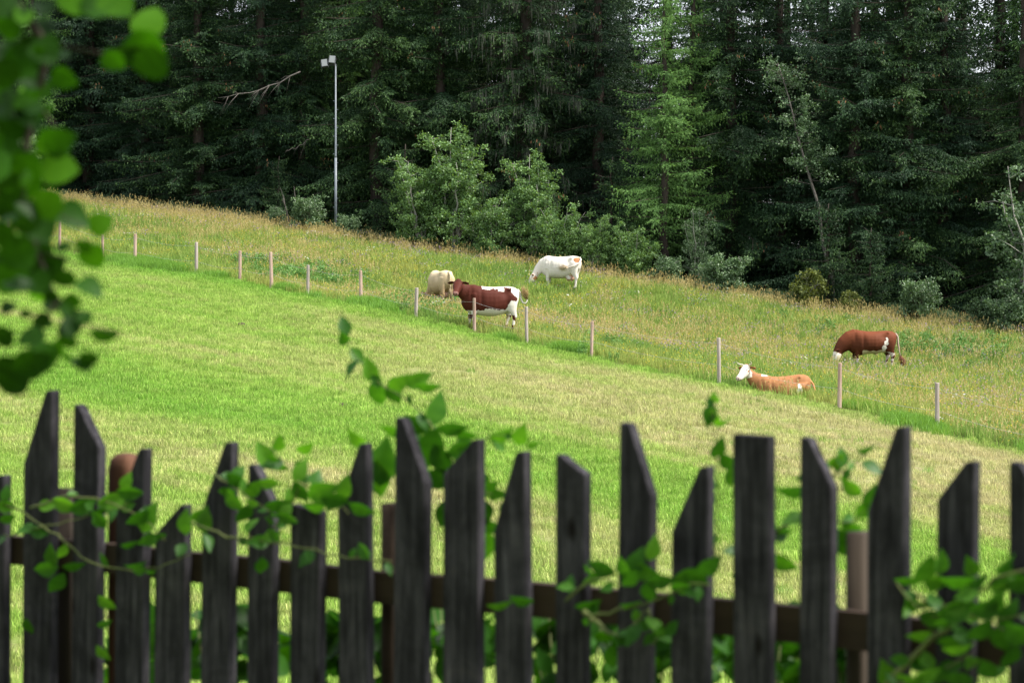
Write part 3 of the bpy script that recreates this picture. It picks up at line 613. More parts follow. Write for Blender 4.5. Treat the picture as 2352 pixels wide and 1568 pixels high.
# undergrowth that reads as one mass
src = [source('undergrowth', herb(18, .9, .4)) for _ in range(3)]
for s in src:
    s.data.materials.clear(); s.data.materials.append(M['willow']); s.data.materials.append(M['spruce'])
x = rng.uniform(-32, 30, 1500); y = edge_y(x) + 1.3 + np.abs(rng.normal(0, 1.6, len(x))); scatter('undergrowth', np.stack([x, y, ground(x, y)], -1), rng.uniform(.3, .8, len(x)), rng.integers(0, 3, len(x)), src, 'dark leafy undergrowth along the foot of the forest', 'undergrowth')
# dead grey branch and bare sticks
def dead_branch(name, start, end, label, sag=.3, r=.05, n=9, seed=1):
    rg = random.Random(seed); mb = MB(); a, b = Vector(start), Vector(end); pts = []
    for k in range(9):
        t = k / 8; pts.append(a.lerp(b, t) + Vector((0, 0, -sag * 4 * t * (1 - t) * .5 + .04 * rg.gauss(0, 1))))
    mb.tube(pts, [r * (1 - .85 * k / 8) for k in range(9)], 6)
    for k in range(n):
        i = rg.randint(1, 7); q = pts[i] + Vector((0, 0, 0)); d = (b - a).normalized() * rg.uniform(.2, .7) + Vector((0, rg.uniform(-.3, .3), rg.uniform(-.8, .3))); l = rg.uniform(.3, 1.3)
        mb.tube([q, q + d * l * .5 + Vector((0, 0, .03)), q + d * l + Vector((0, 0, -.06))], [r * .35, r * .22, r * .08], 4)
    t = mb.build(name, M['dead']); tag(t, label, 'branch', 'bare dead wood at the forest edge'); return t
dead_branch('dead_branch', at(690, 165, 111), at(500, 225, 109.3), 'bare grey dead branch reaching left, high beside the floodlights', .5, .04, 34, 3)
dead_branch('dead_branch', at(720, 312, 111), at(655, 350, 109.6), 'short bare broken branch halfway up, left of the floodlight pole', .1, .025, 6, 5)
dead_branch('dead_sapling', on(668, E(668)), at(648, 445, E(668)), 'left bare dead sapling in the bush by the floodlight pole', -.1, .05, 8, 6)
dead_branch('dead_sapling', on(690, E(690) + .2), at(675, 430, E(690) + .2), 'right bare dead sapling in the bush by the floodlight pole', .1, .04, 8, 7)

# ------------------------------------------------------------------ floodlight pole
D = E(771) + .9; base = on(771, D); top = at(771, 148, D); Hp = top.z - base.z
t = empty('floodlight_pole', base); tag(t, 'tall grey steel pole with two floodlights at the forest edge', 'floodlight')
MB().tube([(0, 0, 0), (0, 0, Hp * .46)], .060, 14).build('pole', M['galv'], t)
up_ = MB(); up_.tube([(0, 0, Hp * .46), (0, 0, Hp * .47), (0, 0, Hp)], [.060, .045, .034], 14)
for k in range(14): MB().box(-.12 if k % 2 else .03, -.03 if k % 2 else .12, -.012, .012, 1.0 + k * .42, 1.03 + k * .42).build('step', M['galv'], t, smooth=False)
up_.build('upper_pole', M['galv'], t)
MB().box(-.62, .06, -.03, .03, Hp - .06, Hp).build('cross_arm', M['lamp_case'], t, smooth=False)
for k, (dx, dz, rz) in enumerate(((-.52, .05, -.15), (-.16, .22, .1))):
    mm = Matrix.Translation((dx, -.1, Hp + dz - .02)) @ Matrix.Rotation(rz, 4, 'Y') @ Matrix.Rotation(-.35, 4, 'X')
    h = MB().box(-.15, .15, -.07, .10, -.19, .19, mm).box(-.175, -.152, -.03, .06, -.24, .10, mm).box(.152, .175, -.03, .06, -.24, .10, mm).build('floodlight', M['lamp_case'], t, smooth=False)
    MB().box(-.13, .13, -.078, -.072, -.17, .17, mm).build('lamp_glass', M['lamp_glass'], h, smooth=False)

# ------------------------------------------------------------------ wire fence round the pasture
pf = empty('pasture_fence', on(POSTS[10][0], POSTS[10][3])); tag(pf, 'row of weathered wooden posts with thin wire crossing the hillside', 'fence')
inv = Matrix.Translation(-pf.location); tops = []
for k, (px, yt, yb, D) in enumerate(POSTS):
    b = on(px, D); h = (yb - yt) * D / F; r = rnd.uniform(.052, .066); lean = rnd.uniform(-.035, .035)
    mb = MB(); n = 10; secs = []
    mb.tube([inv @ (b + Vector((lean * q * h, 0, q * h - (.35 if q == 0 else 0)))) for q in (0, .3, .6, .985, 1.0)], [r * 1.04, r, r * .98, r * .96, r * .75], n)
    for v in range(len(mb.v)): mb.v[v] = mb.v[v] + Vector((rnd.uniform(-.004, .004), rnd.uniform(-.004, .004), 0))
    mb.build('post', M['post_grey' if k in (4, 7, 9, 11, 13, 15) else 'post'], pf, smooth=False); tops.append((b, lean, h))
for f in (.88, .42):
    for k in range(len(tops) - 1):
        a, c = tops[k], tops[k + 1]; A_ = a[0] + Vector((a[1] * f * a[2], -.075, f * a[2])); B_ = c[0] + Vector((c[1] * f * c[2], -.075, f * c[2]))
        pts = [inv @ (A_.lerp(B_, q / 8) + Vector((0, 0, -.10 * 4 * (q / 8) * (1 - q / 8)))) for q in range(9)]
        MB().tube(pts, .0035, 4).build('wire', M['wire'], pf)

# ------------------------------------------------------------------ cows
def coat_mat():
    m, N, L = mat('short_cattle_hair'); a = N.new('ShaderNodeAttribute'); a.attribute_name = 'coat'
    n = noise(N, L, 35, 4, .6); mr = N.new('ShaderNodeMapRange'); mr.inputs[3].default_value = .85; mr.inputs[4].default_value = 1.15; L.new(n.outputs['Fac'], mr.inputs[0])
    hv = N.new('ShaderNodeHueSaturation'); L.new(a.outputs['Color'], hv.inputs['Color']); L.new(mr.outputs[0], hv.inputs['Value'])
    p, _ = out_principled(m, N, L, .7, .15); L.new(hv.outputs[0], p.inputs['Base Color'])
    b = N.new('ShaderNodeBump'); b.inputs['Strength'].default_value = .25; b.inputs['Distance'].default_value = .01; L.new(n.outputs['Fac'], b.inputs['Height']); L.new(b.outputs[0], p.inputs['Normal'])
    return m
M['coat'] = coat_mat()
def hair_mat(name, c):
    return noise_mat(name, [(.3, tuple(k * .7 for k in c)), (.7, c)], 30, rough=.7)
X_, Y_, Z_ = Vector((1, 0, 0)), Vector((0, 1, 0)), Vector((0, 0, 1))
def V3(*a): return Vector(a)
def nz(p, f, s=0): return mnoise.noise((p.x * f + s, p.y * f + s * 2, p.z * f - s))
def cow(name, loc, yaw, scale, label, coat, neck, head_dir, head_side, legs, tail, tuft_col, lying=False, horns=False, udder=False, tags=False, bull=False, pitch=0, tailcol=(.6, .55, .45), head_s=1.14, tuft=True):
    root = empty(name, loc, yaw); root.rotation_euler = (0, pitch, yaw); root.scale = (scale,) * 3; tag(root, label, 'cow' if not bull else 'bull', 'cattle grazing and resting in the pasture')
    mb = MB(); dz = -.70 if lying else 0; fat = 1.12 if (bull or lying) else 1.0
    T = [(-.90, .10, 1.24, .98), (-.86, .18, 1.31, .84), (-.74, .255, 1.37, .70), (-.55, .29, 1.395, .58), (-.35, .33, 1.375, .50 if not bull else .58), (-.1, .39, 1.355, .44 if not bull else .54), (.15, .39, 1.355, .44 if not bull else .53),
         (.38, .35, 1.38, .47), (.56, .29, 1.41, .50), (.70, .235, 1.38, .55), (.82, .16, 1.29, .66), (.89, .08, 1.13, .78)]
    mb.loft([(V3(x, 0, (t + b) / 2 + dz), Y_, Z_, w_ * fat, (t - b) / 2, (t - b) / 2, 2.25) for x, w_, t, b in T], 22)
    # hip bones and shoulder blades
    for s in (1, -1):
        mb.loft([(V3(-.66, s * .13, 1.31 + dz), Y_, Z_, .05, .04, .06, 2), (V3(-.58, s * .16, 1.30 + dz), Y_, Z_, .11, .06, .12, 2), (V3(-.48, s * .18, 1.26 + dz), Y_, Z_, .06, .06, .08, 2)], 10)
        mb.loft([(V3(.50, s * .12, 1.32 + dz), Y_, X_, .06, .06, .06, 2), (V3(.52, s * .22, 1.1 + dz), Y_, X_, .10, .13, .13, 2), (V3(.50, s * .24, .85 + dz), Y_, X_, .09, .12, .12, 2)], 12)
    # neck
    nk = [Vector(p) for p in neck]; secs = []
    W_ = [(.21, .32), (.165, .27), (.12, .20), (.10, .15), (.095, .12)]
    if bull: W_ = [(.27, .34), (.26, .32), (.22, .27), (.17, .21), (.13, .16)]
    for k, c in enumerate(nk):
        t_ = (nk[min(k + 1, 4)] - nk[max(k - 1, 0)]).normalized(); sd_ = Y_.lerp(Vector(head_side), max(0, (k - 1) / 3)); sd_ = (sd_ - t_ * sd_.dot(t_)).normalized(); u_ = t_.cross(sd_)
        secs.append((c + V3(0, 0, dz), sd_, u_, W_[k][0], W_[k][1], W_[k][1] * (1.12 if k < 3 else 1), 2.1))
    mb.loft(secs, 18)
    hd = Vector(head_dir).normalized(); hs_ = Vector(head_side); hs_ = (hs_ - hd * hs_.dot(hd)).normalized(); hu = hd.cross(hs_); poll = nk[4] + V3(0, 0, dz)
    H_ = [(-.12, .06, .09, .08, .0), (-.06, .10, .135, .13, .0), (.03, .125, .125, .16, .0), (.13, .13, .105, .165, 0), (.22, .108, .092, .145, -.01), (.32, .084, .078, .112, -.02), (.41, .086, .072, .088, -.025), (.475, .086, .062, .076, -.03), (.52, .055, .035, .05, -.03)]
    hp = lambda f, a, b: poll + hd * (f * head_s) + hs_ * (a * head_s) + hu * (b * head_s)
    mb.loft([(hp(f, 0, o_), hs_, hu, a * head_s, b * head_s, c * head_s, 2.4) for f, a, b, c, o_ in H_], 18)
    for s in (1, -1):   # ears
        e = (hs_ * s * 1.0 - hd * .10 - hu * .28).normalized(); fl = hu * .9 + hd * .3; fl = (fl - e * fl.dot(e)).normalized(); th_ = e.cross(fl)
        c0 = hp(-.02, s * .09, .05)
        mb.loft([(c0 + e * f * head_s, fl, th_, a, .02, .02, 2) for f, a in ((0, .03), (.05, .055), (.11, .078), (.17, .068), (.22, .03))], 10)
    # legs
    for (kind, s, fwd) in legs:
        y = s * .17
        if lying: continue
        if kind == 'f':
            xx = .50; L_ = [(xx, .19, .95, .12, .14), (xx + .01, .19, .78, .11, .14), (xx + fwd * .3, .18, .60, .085, .10), (xx + .02 + fwd * .6, .175, .45, .062, .070), (xx + .025 + fwd * .7, .17, .38, .06, .066), (xx + fwd * .8, .165, .28, .036, .042), (xx + fwd * .95, .165, .15, .036, .04), (xx + fwd, .165, .10, .046, .05), (xx + .03 + fwd, .165, .05, .052, .064), (xx + .045 + fwd, .165, .0, .058, .078)]
        else:
            xx = -.62; L_ = [(xx, .16, 1.12, .13, .24), (xx + .02, .17, .95, .135, .25), (xx + .03 + fwd * .2, .18, .80, .125, .23), (xx - .01 + fwd * .4, .18, .66, .095, .165), (xx - .08 + fwd * .6, .175, .54, .065, .10), (xx - .11 + fwd * .7, .17, .47, .056, .082), (xx - .09 + fwd * .8, .165, .36, .04, .052), (xx - .06 + fwd * .95, .165, .16, .038, .046), (xx - .05 + fwd, .165, .10, .048, .056), (xx - .02 + fwd, .165, .05, .052, .064), (xx + fwd, .165, 0, .058, .078)]
        mb.loft([(V3(x, s * yy, z), Y_, X_, a, b, b, 2.1) for x, yy, z, a, b in L_], 14)
    if lying:
        for s in (1, -1):   # folded legs beside the body
            mb.loft([(V3(-.62, s * .28, .42), Y_, X_, .12, .22, .22, 2), (V3(-.48, s * .38, .28), Y_, X_, .13, .26, .24, 2), (V3(-.40, s * .42, .12), Y_, X_, .10, .28, .2, 2), (V3(-.3, s * .44, .03), Y_, X_, .06, .25, .2, 2)], 14)
            mb.loft([(V3(.50, s * .22, .30), Y_, X_, .10, .14, .14, 2), (V3(.62, s * .28, .14), Y_, X_, .09, .16, .16, 2), (V3(.66, s * .30, .05), Y_, X_, .06, .2, .12, 2)], 12)
    if udder:
        mb.loft([(V3(-.36, 0, .60), Y_, X_, .10, .12, .12, 2), (V3(-.40, 0, .52), Y_, X_, .18, .20, .20, 2), (V3(-.42, 0, .42), Y_, X_, .17, .18, .18, 2), (V3(-.42, 0, .36), Y_, X_, .10, .11, .11, 2)], 14)
        for s in (1, -1):
            for q in (-.50, -.34): mb.tube([(q, s * .07, .40), (q, s * .075, .30)], [.024, .018], 8)
    if bull: mb.loft([(V3(-.12, 0, .66), Y_, X_, .06, .10, .1, 2), (V3(-.15, 0, .57), Y_, X_, .045, .07, .07, 2), (V3(-.17, 0, .50), Y_, X_, .03, .04, .04, 2)], 10)
    me = mesh('body', mb.v, mb.f); tmp = link(bpy.data.objects.new('tmp', me))
    r = tmp.modifiers.new('r', 'REMESH'); r.mode = 'VOXEL'; r.voxel_size = .02
    sm = tmp.modifiers.new('s', 'SMOOTH'); sm.factor = .6; sm.iterations = 5
    dg = bpy.context.evaluated_depsgraph_get(); me2 = bpy.data.meshes.new_from_object(tmp.evaluated_get(dg)); bpy.data.objects.remove(tmp)
    me2.name = 'body'; me2.materials.clear(); me2.materials.append(M['coat']); me2.polygons.foreach_set('use_smooth', [True] * len(me2.polygons))
    for v in me2.vertices:      # hollow flank, ribs, fold behind the shoulder, muscle of the thigh
        p = v.co - V3(0, 0, dz); sg = 1 if p.y > 0 else -1
        if abs(p.y) > .08 and -1.0 < p.x < .75 and p.z > .5:
            g_ = lambda x0, z0, sx, sz: math.exp(-((p.x - x0) / sx) ** 2 - ((p.z - z0) / sz) ** 2)
            d_ = -.055 * g_(-.40, 1.16, .13, .13) - .030 * g_(.33, .98, .06, .30) + .02 * g_(-.68, .98, .14, .2) - .018 * g_(-.5, .84, .06, .14) - .02 * g_(.62, 1.12, .06, .2)
            d_ += .0022 * math.sin(p.x * 42) * g_(.0, .98, .28, .22)
            v.co.y += sg * d_
    at_ = me2.color_attributes.new('coat', 'FLOAT_COLOR', 'POINT'); buf = []
    for v in me2.vertices:
        p = v.co; q = p - poll; ha = q.dot(hd) / head_s; hb = q.dot(hs_) / head_s; hc = q.dot(hu) / head_s
        ishead = -.07 < ha < .6 and abs(hb) < .34 and abs(hc) < .22 and (p - poll).length < .62 * head_s
        c = coat(p - V3(0, 0, dz), ha if ishead else None, hb, hc)
        if ishead and ha > .45: c = tuple(a * .5 + b * .5 for a, b in zip(c, (.30, .17, .14)))      # muzzle
        if ishead and ha > .47 and ha > .49 and .03 < abs(hb) < .05 and -.02 < hc < .01: c = (.05, .03, .025)            # nostrils
        if ishead and ha > .40 and abs(hc + .075) < .01: c = (.08, .05, .04)                        # mouth line
        if not lying and p.z < .055: c = (.07, .055, .045)                                          # hooves
        if udder and abs(p.x + .42) < .19 and p.z < .58 and abs(p.y) < .15: c = (.50, .30, .22)
        buf += [*c, 1]
    at_.data.foreach_set('color', buf); obj('body', me2, root)
    for s in (1, -1):
        ec = hp(.14, s * .108, .045); e = MB()
        bm = bmesh.new(); bmesh.ops.create_icosphere(bm, subdivisions=2, radius=.017 * head_s); ms = bpy.data.meshes.new('eye'); bm.to_mesh(ms); bm.free(); ms.materials.append(M['eye']); obj('eye', ms, root, ec)
        if horns:
            MB().tube([hp(-.04, s * .07, .09), hp(-.05, s * .14, .11), hp(-.03, s * .20, .14), hp(.0, s * .235, .20), hp(.01, s * .235, .26)], [.028, .026, .021, .014, .004], 10).build('horn', M['horn'], root)
        if tags:
            tb = hp(-.03, s * .20, -.01); MB().box(-.03, .03, -.004, .004, -.05, .03, Matrix.Translation(tb - Vector((0, 0, 0))) @ (Matrix((hs_, -hd, hu)).transposed().to_4x4()) @ Matrix.Translation((0, .03, 0))).build('ear_tag', M['ear_tag'], root, smooth=False)
    tp = [Vector(p) + V3(0, 0, dz) for p in tail]; n = len(tp)
    tl = MB().tube(tp, [.042 - .026 * k / (n - 1) for k in range(n)], 8).build('tail', hair_mat('tail_hair', tailcol), root)
    if not tuft: return root
    hb_ = MB(); d = (tp[-1] - tp[-2]).normalized(); rg = random.Random(3)
    for k in range(170):
        o_ = Vector((rg.gauss(0, .014), rg.gauss(0, .014), rg.gauss(0, .014))); e = d * rg.uniform(.14, .34) + Vector((rg.gauss(0, .06), rg.gauss(0, .04), rg.gauss(0, .06)))
        b_ = tp[-1] - d * rg.uniform(0, .10) + o_; hb_.tube([b_, b_ + e * .5 + o_, b_ + e], [.006, .006, .002], 3)
    hb_.build('tail_tuft', hair_mat('tail_tuft_hair', tuft_col), tl)
    return root
WHITE = (.62, .585, .51)
def coat_a(p, ha, hb, hc):
    red = (.064, .0135, .007)
    if ha is not None and ha > -.02 and (p.x > .75): return tuple(c * (.75 if ha < .06 and hc > .02 else 1) for c in red)
    n1 = .05 * nz(p, 7) + .025 * nz(p, 22, 3)
    if p.x > .80 and p.z > .78: return red
    top = 1.24 + .10 * nz(p, 2.6, 5) + n1 * .8
    if -.95 < p.x < .30 and p.z > top - (.06 if p.x < -.2 else 0) - max(0, (-.55 - p.x)) * .55 and not (-.64 + n1 < p.x < -.40 + n1 and p.z < 1.355 + n1): return WHITE
    if p.x < -.84 + n1: return WHITE
    if p.z < .66 + n1 * 1.4 + (.34 * max(0, min(1, (-.42 - p.x) / .2)) - .02) and p.x < .42:
        if p.x < -.4 and p.z < .50 and nz(p, 9, 8) > .12: return red
        if p.x < -.4 and p.z < .2 and nz(p, 6, 1) > -.1: return red
        return WHITE
    if p.z < .60 and p.x > .36:
        return red if (p.z < .48 and nz(p, 5, 4) > -.25) else WHITE
    return red
def coat_b(p, ha, hb, hc):
    if ha is not None and abs(hb) > .12: return (.35, .13, .05)
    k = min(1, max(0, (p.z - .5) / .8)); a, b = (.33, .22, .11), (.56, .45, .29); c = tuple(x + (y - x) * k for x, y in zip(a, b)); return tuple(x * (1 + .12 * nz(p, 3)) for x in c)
def coat_c(p, ha, hb, hc):
    rust = (.33, .15, .065)
    if ha is not None and (abs(hb) > .13 or (ha < .08 and hc < -.05 + .1 * nz(p, 9))): return rust
    if ((p.x + .80) / .12) ** 2 + ((p.z - 1.20) / .12) ** 2 < 1 + 1.2 * nz(p, 6): return rust
    if .86 < p.x < 1.0 and p.z < .86 and nz(p, 5, 6) > .05: return rust
    return tuple(x * (1 + .06 * nz(p, 2.5)) for x in (.66, .61, .53))
def coat_d(p, ha, hb, hc):
    brown = (.115, .031, .011)
    if ha is not None and ha > .03 and abs(hb) < .15 + .02 * nz(p, 20): return (.68, .62, .52)
    n1 = .06 * nz(p, 6)
    if p.x < -.38 and p.z < .60 + n1 * 2 and nz(p, 8, 3) > -.08: return (.50, .43, .38)
    if ((p.x + .50) / .09) ** 2 + ((p.z - .98) / .13) ** 2 < 1 + 2 * nz(p, 7, 1): return WHITE
    if ((p.x + .42) / .09) ** 2 + ((p.z - .74) / .14) ** 2 < 1 + 2 * nz(p, 7, 4): return WHITE
    if p.z < .66 + n1 and p.x < .35 and p.x > -.5: return (.55, .46, .30)
    if p.x > .3 and p.z < .34 + n1: return (.62, .54, .48)
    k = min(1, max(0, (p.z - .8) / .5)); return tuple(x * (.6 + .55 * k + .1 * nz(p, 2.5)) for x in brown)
def coat_e(p, ha, hb, hc):
    if ha is not None and abs(hb) > .125: return (.28, .11, .05)
    if ha is not None and ha > -.03: return (.64, .60, .52)
    if ((p.x + .52) / .09) ** 2 + ((p.z - .95) / .12) ** 2 < 1 + 2 * nz(p, 7) and abs(p.y) > .2: return WHITE
    if .35 < p.x < .62 and p.z > 1.39: return WHITE
    return tuple(x * (1 + .15 * nz(p, 2.8)) for x in (.30, .135, .055))
STAND = [('f', 1, 0.02), ('f', -1, .10), ('h', 1, -.05), ('h', -1, .12)]
gA = on(1123, 77.5)
cow('dairy_cow', gA, math.radians(191), 1.09, 'red brown and white cow standing behind the wire, head turned to the camera', coat_a,
    [(.55, 0, 1.10), (.75, .02, 1.15), (.93, .08, 1.24), (1.02, .17, 1.34), (1.06, .26, 1.40)], (.30, .85, -.55), (-.92, .36, 0), STAND,
    [(-.86, 0, 1.30), (-.93, .01, 1.22), (-.97, .02, 1.02), (-1.03, .03, .90), (-1.12, .04, .88), (-1.17, .05, .97), (-1.12, .06, 1.10)], (.42, .30, .13), tags=True, udder=False, pitch=math.radians(-2), tailcol=WHITE)
gB = on(1012, 88)
cow('dairy_cow', gB, math.radians(112), 1.02, 'cream coloured cow grazing with its rump towards the camera', coat_b,
    [(.55, 0, 1.10), (.80, .0, 1.0), (.98, .02, .82), (1.10, .05, .62), (1.17, .08, .48)], (.45, .15, -.9), (0, 1, .1), STAND,
    [(-.86, 0, 1.32), (-.95, -.02, 1.22), (-.96, -.03, 1.0), (-.95, -.04, .8), (-.93, -.04, .62)], (.35, .27, .16), tailcol=(.55, .44, .28), udder=True)
gC = on(1288, 96.2)
cow('dairy_cow', gC, math.radians(157), 1.0, 'white cow with a rusty patch by its tail, grazing near the bushes', coat_c,
    [(.55, 0, 1.10), (.80, .02, 1.02), (.98, .06, .84), (1.10, .10, .66), (1.17, .13, .52)], (.55, .25, -.8), (-.1, 1, .1), STAND,
    [(-.86, .02, 1.31), (-.95, .10, 1.22), (-.92, .24, 1.08), (-.78, .36, .97), (-.55, .42, .91), (-.40, .43, .90)], (.68, .56, .40), udder=True, tailcol=(.72, .66, .56))
gD = on(2000, 84.6)
cow('bull', gD, math.radians(181), 1.02, 'chestnut brown bull with a white face grazing by itself on the right', coat_d,
    [(.55, 0, 1.10), (.80, .0, 1.03), (1.0, .03, .88), (1.15, .06, .70), (1.24, .09, .58)], (.38, .15, -.92), (0, 1, .1), STAND,
    [(-.86, 0, 1.30), (-.95, .02, 1.18), (-.98, .03, .9), (-1.02, .04, .62), (-1.09, .05, .40)], (.22, .09, .05), bull=True, tailcol=(.4, .3, .24), pitch=math.radians(-1))
gE = on(1797, 67.2)
cow('dairy_cow', gE + Vector((0, 0, -.10)), math.radians(176), .93, 'orange tan cow with white horned head lying behind the wire fence', coat_e,
    [(.48, 0, 1.10), (.72, .0, 1.22), (.90, .03, 1.36), (1.02, .07, 1.52), (1.08, .12, 1.64)], (.58, .75, -.50), (-.8, .6, 0), [],
    [(-.86, 0, 1.22), (-.98, .06, 1.05), (-1.02, .2, .85), (-.95, .32, .72), (-.8, .4, .68)], (.4, .2, .09), lying=True, horns=True, tailcol=(.45, .2, .08), pitch=math.radians(3))

# clods on the mown slope
def clod(px, py, s, label):
    p = hit(px, py); bm = bmesh.new(); bmesh.ops.create_icosphere(bm, subdivisions=3, radius=s)
    for v in bm.verts: v.co = Vector((v.co.x * 1.3, v.co.y, v.co.z * .5)) * (1 + .5 * mnoise.noise(v.co * 9 / s * .1))
    me = bpy.data.meshes.new('earth_clod'); bm.to_mesh(me); bm.free(); me.materials.append(M['clod']); tag(obj('earth_clod', me, loc=p + Vector((0, 0, s * .2))), label, 'clod', 'dark clods on the mown slope')
clod(556, 748, .13, 'small dark clod on the mown slope beyond the vine shoot'); clod(790, 934, .12, 'dark earth clod on the green slope above the left pickets'); clod(1390, 868, .07, 'tiny clod on the straw coloured band, middle of slope')

# ------------------------------------------------------------------ picket fence
FA, FB = Vector((-1.61, 7.2)), Vector((1.14, 5.1)); FT = (FB - FA).normalized(); th = math.atan2(FT.y, FT.x)
def fence_at(px, off=0.0):
    n = Vector((-FT.y, FT.x)); A0 = FA + n * off; k = (px - CX) / F; s = (k * A0.y - A0.x) / (FT.x - k * FT.y); q = A0 + FT * s; return q, s
pk = empty('picket_fence', (FA.x, FA.y, 0), th); tag(pk, 'old weathered picket fence with uneven pointed pickets in the foreground', 'fence')
def top_z(py, y): return EYE + (HY - py) * y / F
PK = [ # left x, right x, tip side, tip y, shoulder y
 (-78, 28, 'R', 1085, 1130), (62, 140, 'R', 893, 1062), (165, 237, 'L', 930, 1022), (266, 345, 'R', 1027, 1170), (358, 440, 'R', 1155, 1228), (468, 548, 'R', 1012, 1168), (568, 640, 'L', 1068, 1155), (665, 748, 'F', 1160, 1172),
 (781, 863, 'R', 1016, 1168), (903, 990, 'L', 960, 1102), (1013, 1110, 'R', 1008, 1088), (1138, 1228, 'R', 1035, 1216), (1278, 1363, 'L', 1045, 1085), (1415, 1508, 'L', 972, 1130), (1545, 1648, 'R', 1068, 1218), (1686, 1790, 'F', 998, 1000),
 (1838, 1932, 'L', 1005, 1112), (1994, 2104, 'R', 977, 1172), (2150, 2259, 'R', 1057, 1146), (2318, 2425, 'L', 1062, 1150), (2480, 2600, 'R', 1010, 1110), (-190, -110, 'R', 980, 1100), (-300, -220, 'L', 1010, 1090)]
for k, (x0, x1, tip, yt, ysh) in enumerate(PK):
    thick = .034; q0, s0 = fence_at(x0); q1, s1 = fence_at(x1); 
    # the right edge of a picket is seen too: its face is narrower than its picture width by the side's share
    wd = (s1 - s0) - thick * math.tan(-th) * .98; ym = (q0.y + q1.y) / 2; zt = top_z(yt, ym); zs = top_z(ysh, ym); tw = .017 + rnd.uniform(0, .006)
    if tip == 'R': prof = [(0, -.05), (wd, -.05), (wd, zt - .004), (wd - .004, zt), (wd - tw, zt - .002), (wd - tw - .004, zt - .008), (.003, zs), (0, zs - .006)]
    elif tip == 'L': prof = [(0, -.05), (wd, -.05), (wd, zs - .006), (wd - .003, zs), (tw + .004, zt - .008), (tw, zt - .002), (.004, zt), (0, zt - .004)]
    else: prof = [(0, -.05), (wd, -.05), (wd, zs - .003), (wd - .004, zs), (.004, zt), (0, zt - .004)]
    b = .003; vs, n = [], len(prof); cxm, czm = wd / 2, .6
    for yy, ins in ((0, b), (b, 0), (thick - b, 0), (thick, b)):
        for (u, z) in prof: vs.append((u + (ins if u < cxm else -ins), yy, z - (ins if z > .3 else 0)))
    fs = [tuple(range(n - 1, -1, -1)) , tuple(range(3 * n, 4 * n))]
    fs[0] = tuple(range(0, n)); fs[1] = tuple(range(4 * n - 1, 3 * n - 1, -1))
    for r_ in range(3):
        for i_ in range(n): fs.append((r_ * n + i_, (r_ + 1) * n + i_, (r_ + 1) * n + (i_ + 1) % n, r_ * n + (i_ + 1) % n))
    o = obj('picket', mesh('picket', vs, fs, M['picket']), pk, (s0, 0, 0), (rnd.uniform(-.012, .012), rnd.uniform(-.004, .012) + max(0, (900 - x0)) * 1.6e-5, rnd.uniform(-.02, .02)))
    o.location.x -= (o.rotation_euler.y) * zt
def rail(name, z, h, m, y0=.036, y1=.075, s0=-.8, s1=4.6, sl=0):
    vs = MB(); 
    K_ = 14
    for k in range(K_ + 1):
        s = s0 + (s1 - s0) * k / K_; dzz = sl * (s - 1.7) + .004 * math.sin(s * 3.1); 
        vs.v += [V3(s, y0, z + dzz), V3(s, y1, z + dzz), V3(s, y1, z + h + dzz + .003 * math.sin(s * 7)), V3(s, y0, z + h + dzz + .003 * math.sin(s * 7))]
    for k in range(K_):
        for i_ in range(4): a = k * 4 + i_; c = k * 4 + (i_ + 1) % 4; vs.f.append((a, c, c + 4, a + 4))
    vs.f.append((3, 2, 1, 0)); e = K_ * 4; vs.f.append((e, e + 1, e + 2, e + 3)); return vs.build(name, m, pk, smooth=False)
rail('rail', .80, .088, M['rail']); rail('rail', .22, .088, M['rail'])
def fpost(x0, x1, ytop, off, m, label, rounded=True, d=.09):
    q0, s0 = fence_at(x0, off); q1, s1 = fence_at(x1, off); wd = abs(s1 - s0) * .8; zt = top_z(ytop, (q0.y + q1.y) / 2); mb = MB()
    secs = []
    for z, f in ((-.3, 1), (.5, 1), (zt - .05, .98), (zt - .02, .85), (zt - .004, .55), (zt, .25)) if rounded else ((-.3, 1), (.5, 1), (zt, 1)):
        secs.append((V3(s0 + wd / 2, off + d / 2, z), X_, Y_, wd / 2 * f, d / 2 * f, d / 2 * f, 3.5))
    mb.loft(secs, 20); o = mb.build('post', m, pk); o['label'] = label
fpost(238, 306, 1042, .08, M['fresh_wood'], 'round topped reddish brown post behind the pickets')
fpost(118, 170, 1122, .08, M['board'], 'dull brown board behind the second and third pickets', False, .03)
fpost(868, 915, 1158, .08, M['rail'], 'dark square post behind the pickets', False, .08)
fpost(1935, 2000, 1225, .08, M['board'], 'dull brown square post behind the pickets', False, .08)

# ------------------------------------------------------------------ leaves near the camera
def leaf_mesh(name, m, L=1.0, W=.62, fold=.12, curl=.15, pointed=.0, tint=.5, nseg=6):
    """one leaf along +Y, unit length, midrib folded, edges curved"""
    v, f, t = [], [], []
    for k in range(nseg + 1):
        s = k / nseg; w_ = W / 2 * (math.sin(math.pi * min(1, s ** (.75 + pointed * .1))) ** (.62 + pointed * .5)) if 0 < k < nseg else 0.004
        z = -curl * s * s
        v += [(-w_, s * L, z + fold * w_ * 2), (0, s * L, z - .0), (w_, s * L, z + fold * w_ * 2)]
    for k in range(nseg):
        a = k * 3; f += [(a, a + 1, a + 4, a + 3), (a + 1, a + 2, a + 5, a + 4)]
    me = mesh(name, v, f, m, True); at_ = me.attributes.new('tint', 'FLOAT', 'POINT'); at_.data.foreach_set('value', [tint + .1 * math.sin(i) for i in range(len(v))]); return me
RL = [leaf_mesh('leaf', M['near_leaf'], W=.92, fold=f, curl=c, tint=t) for f, c, t in ((.1, .1, .05), (.2, .2, .35), (.05, .25, .75), (.25, .05, .0))]  # tints paint sunlit leaves bright and shaded ones dark
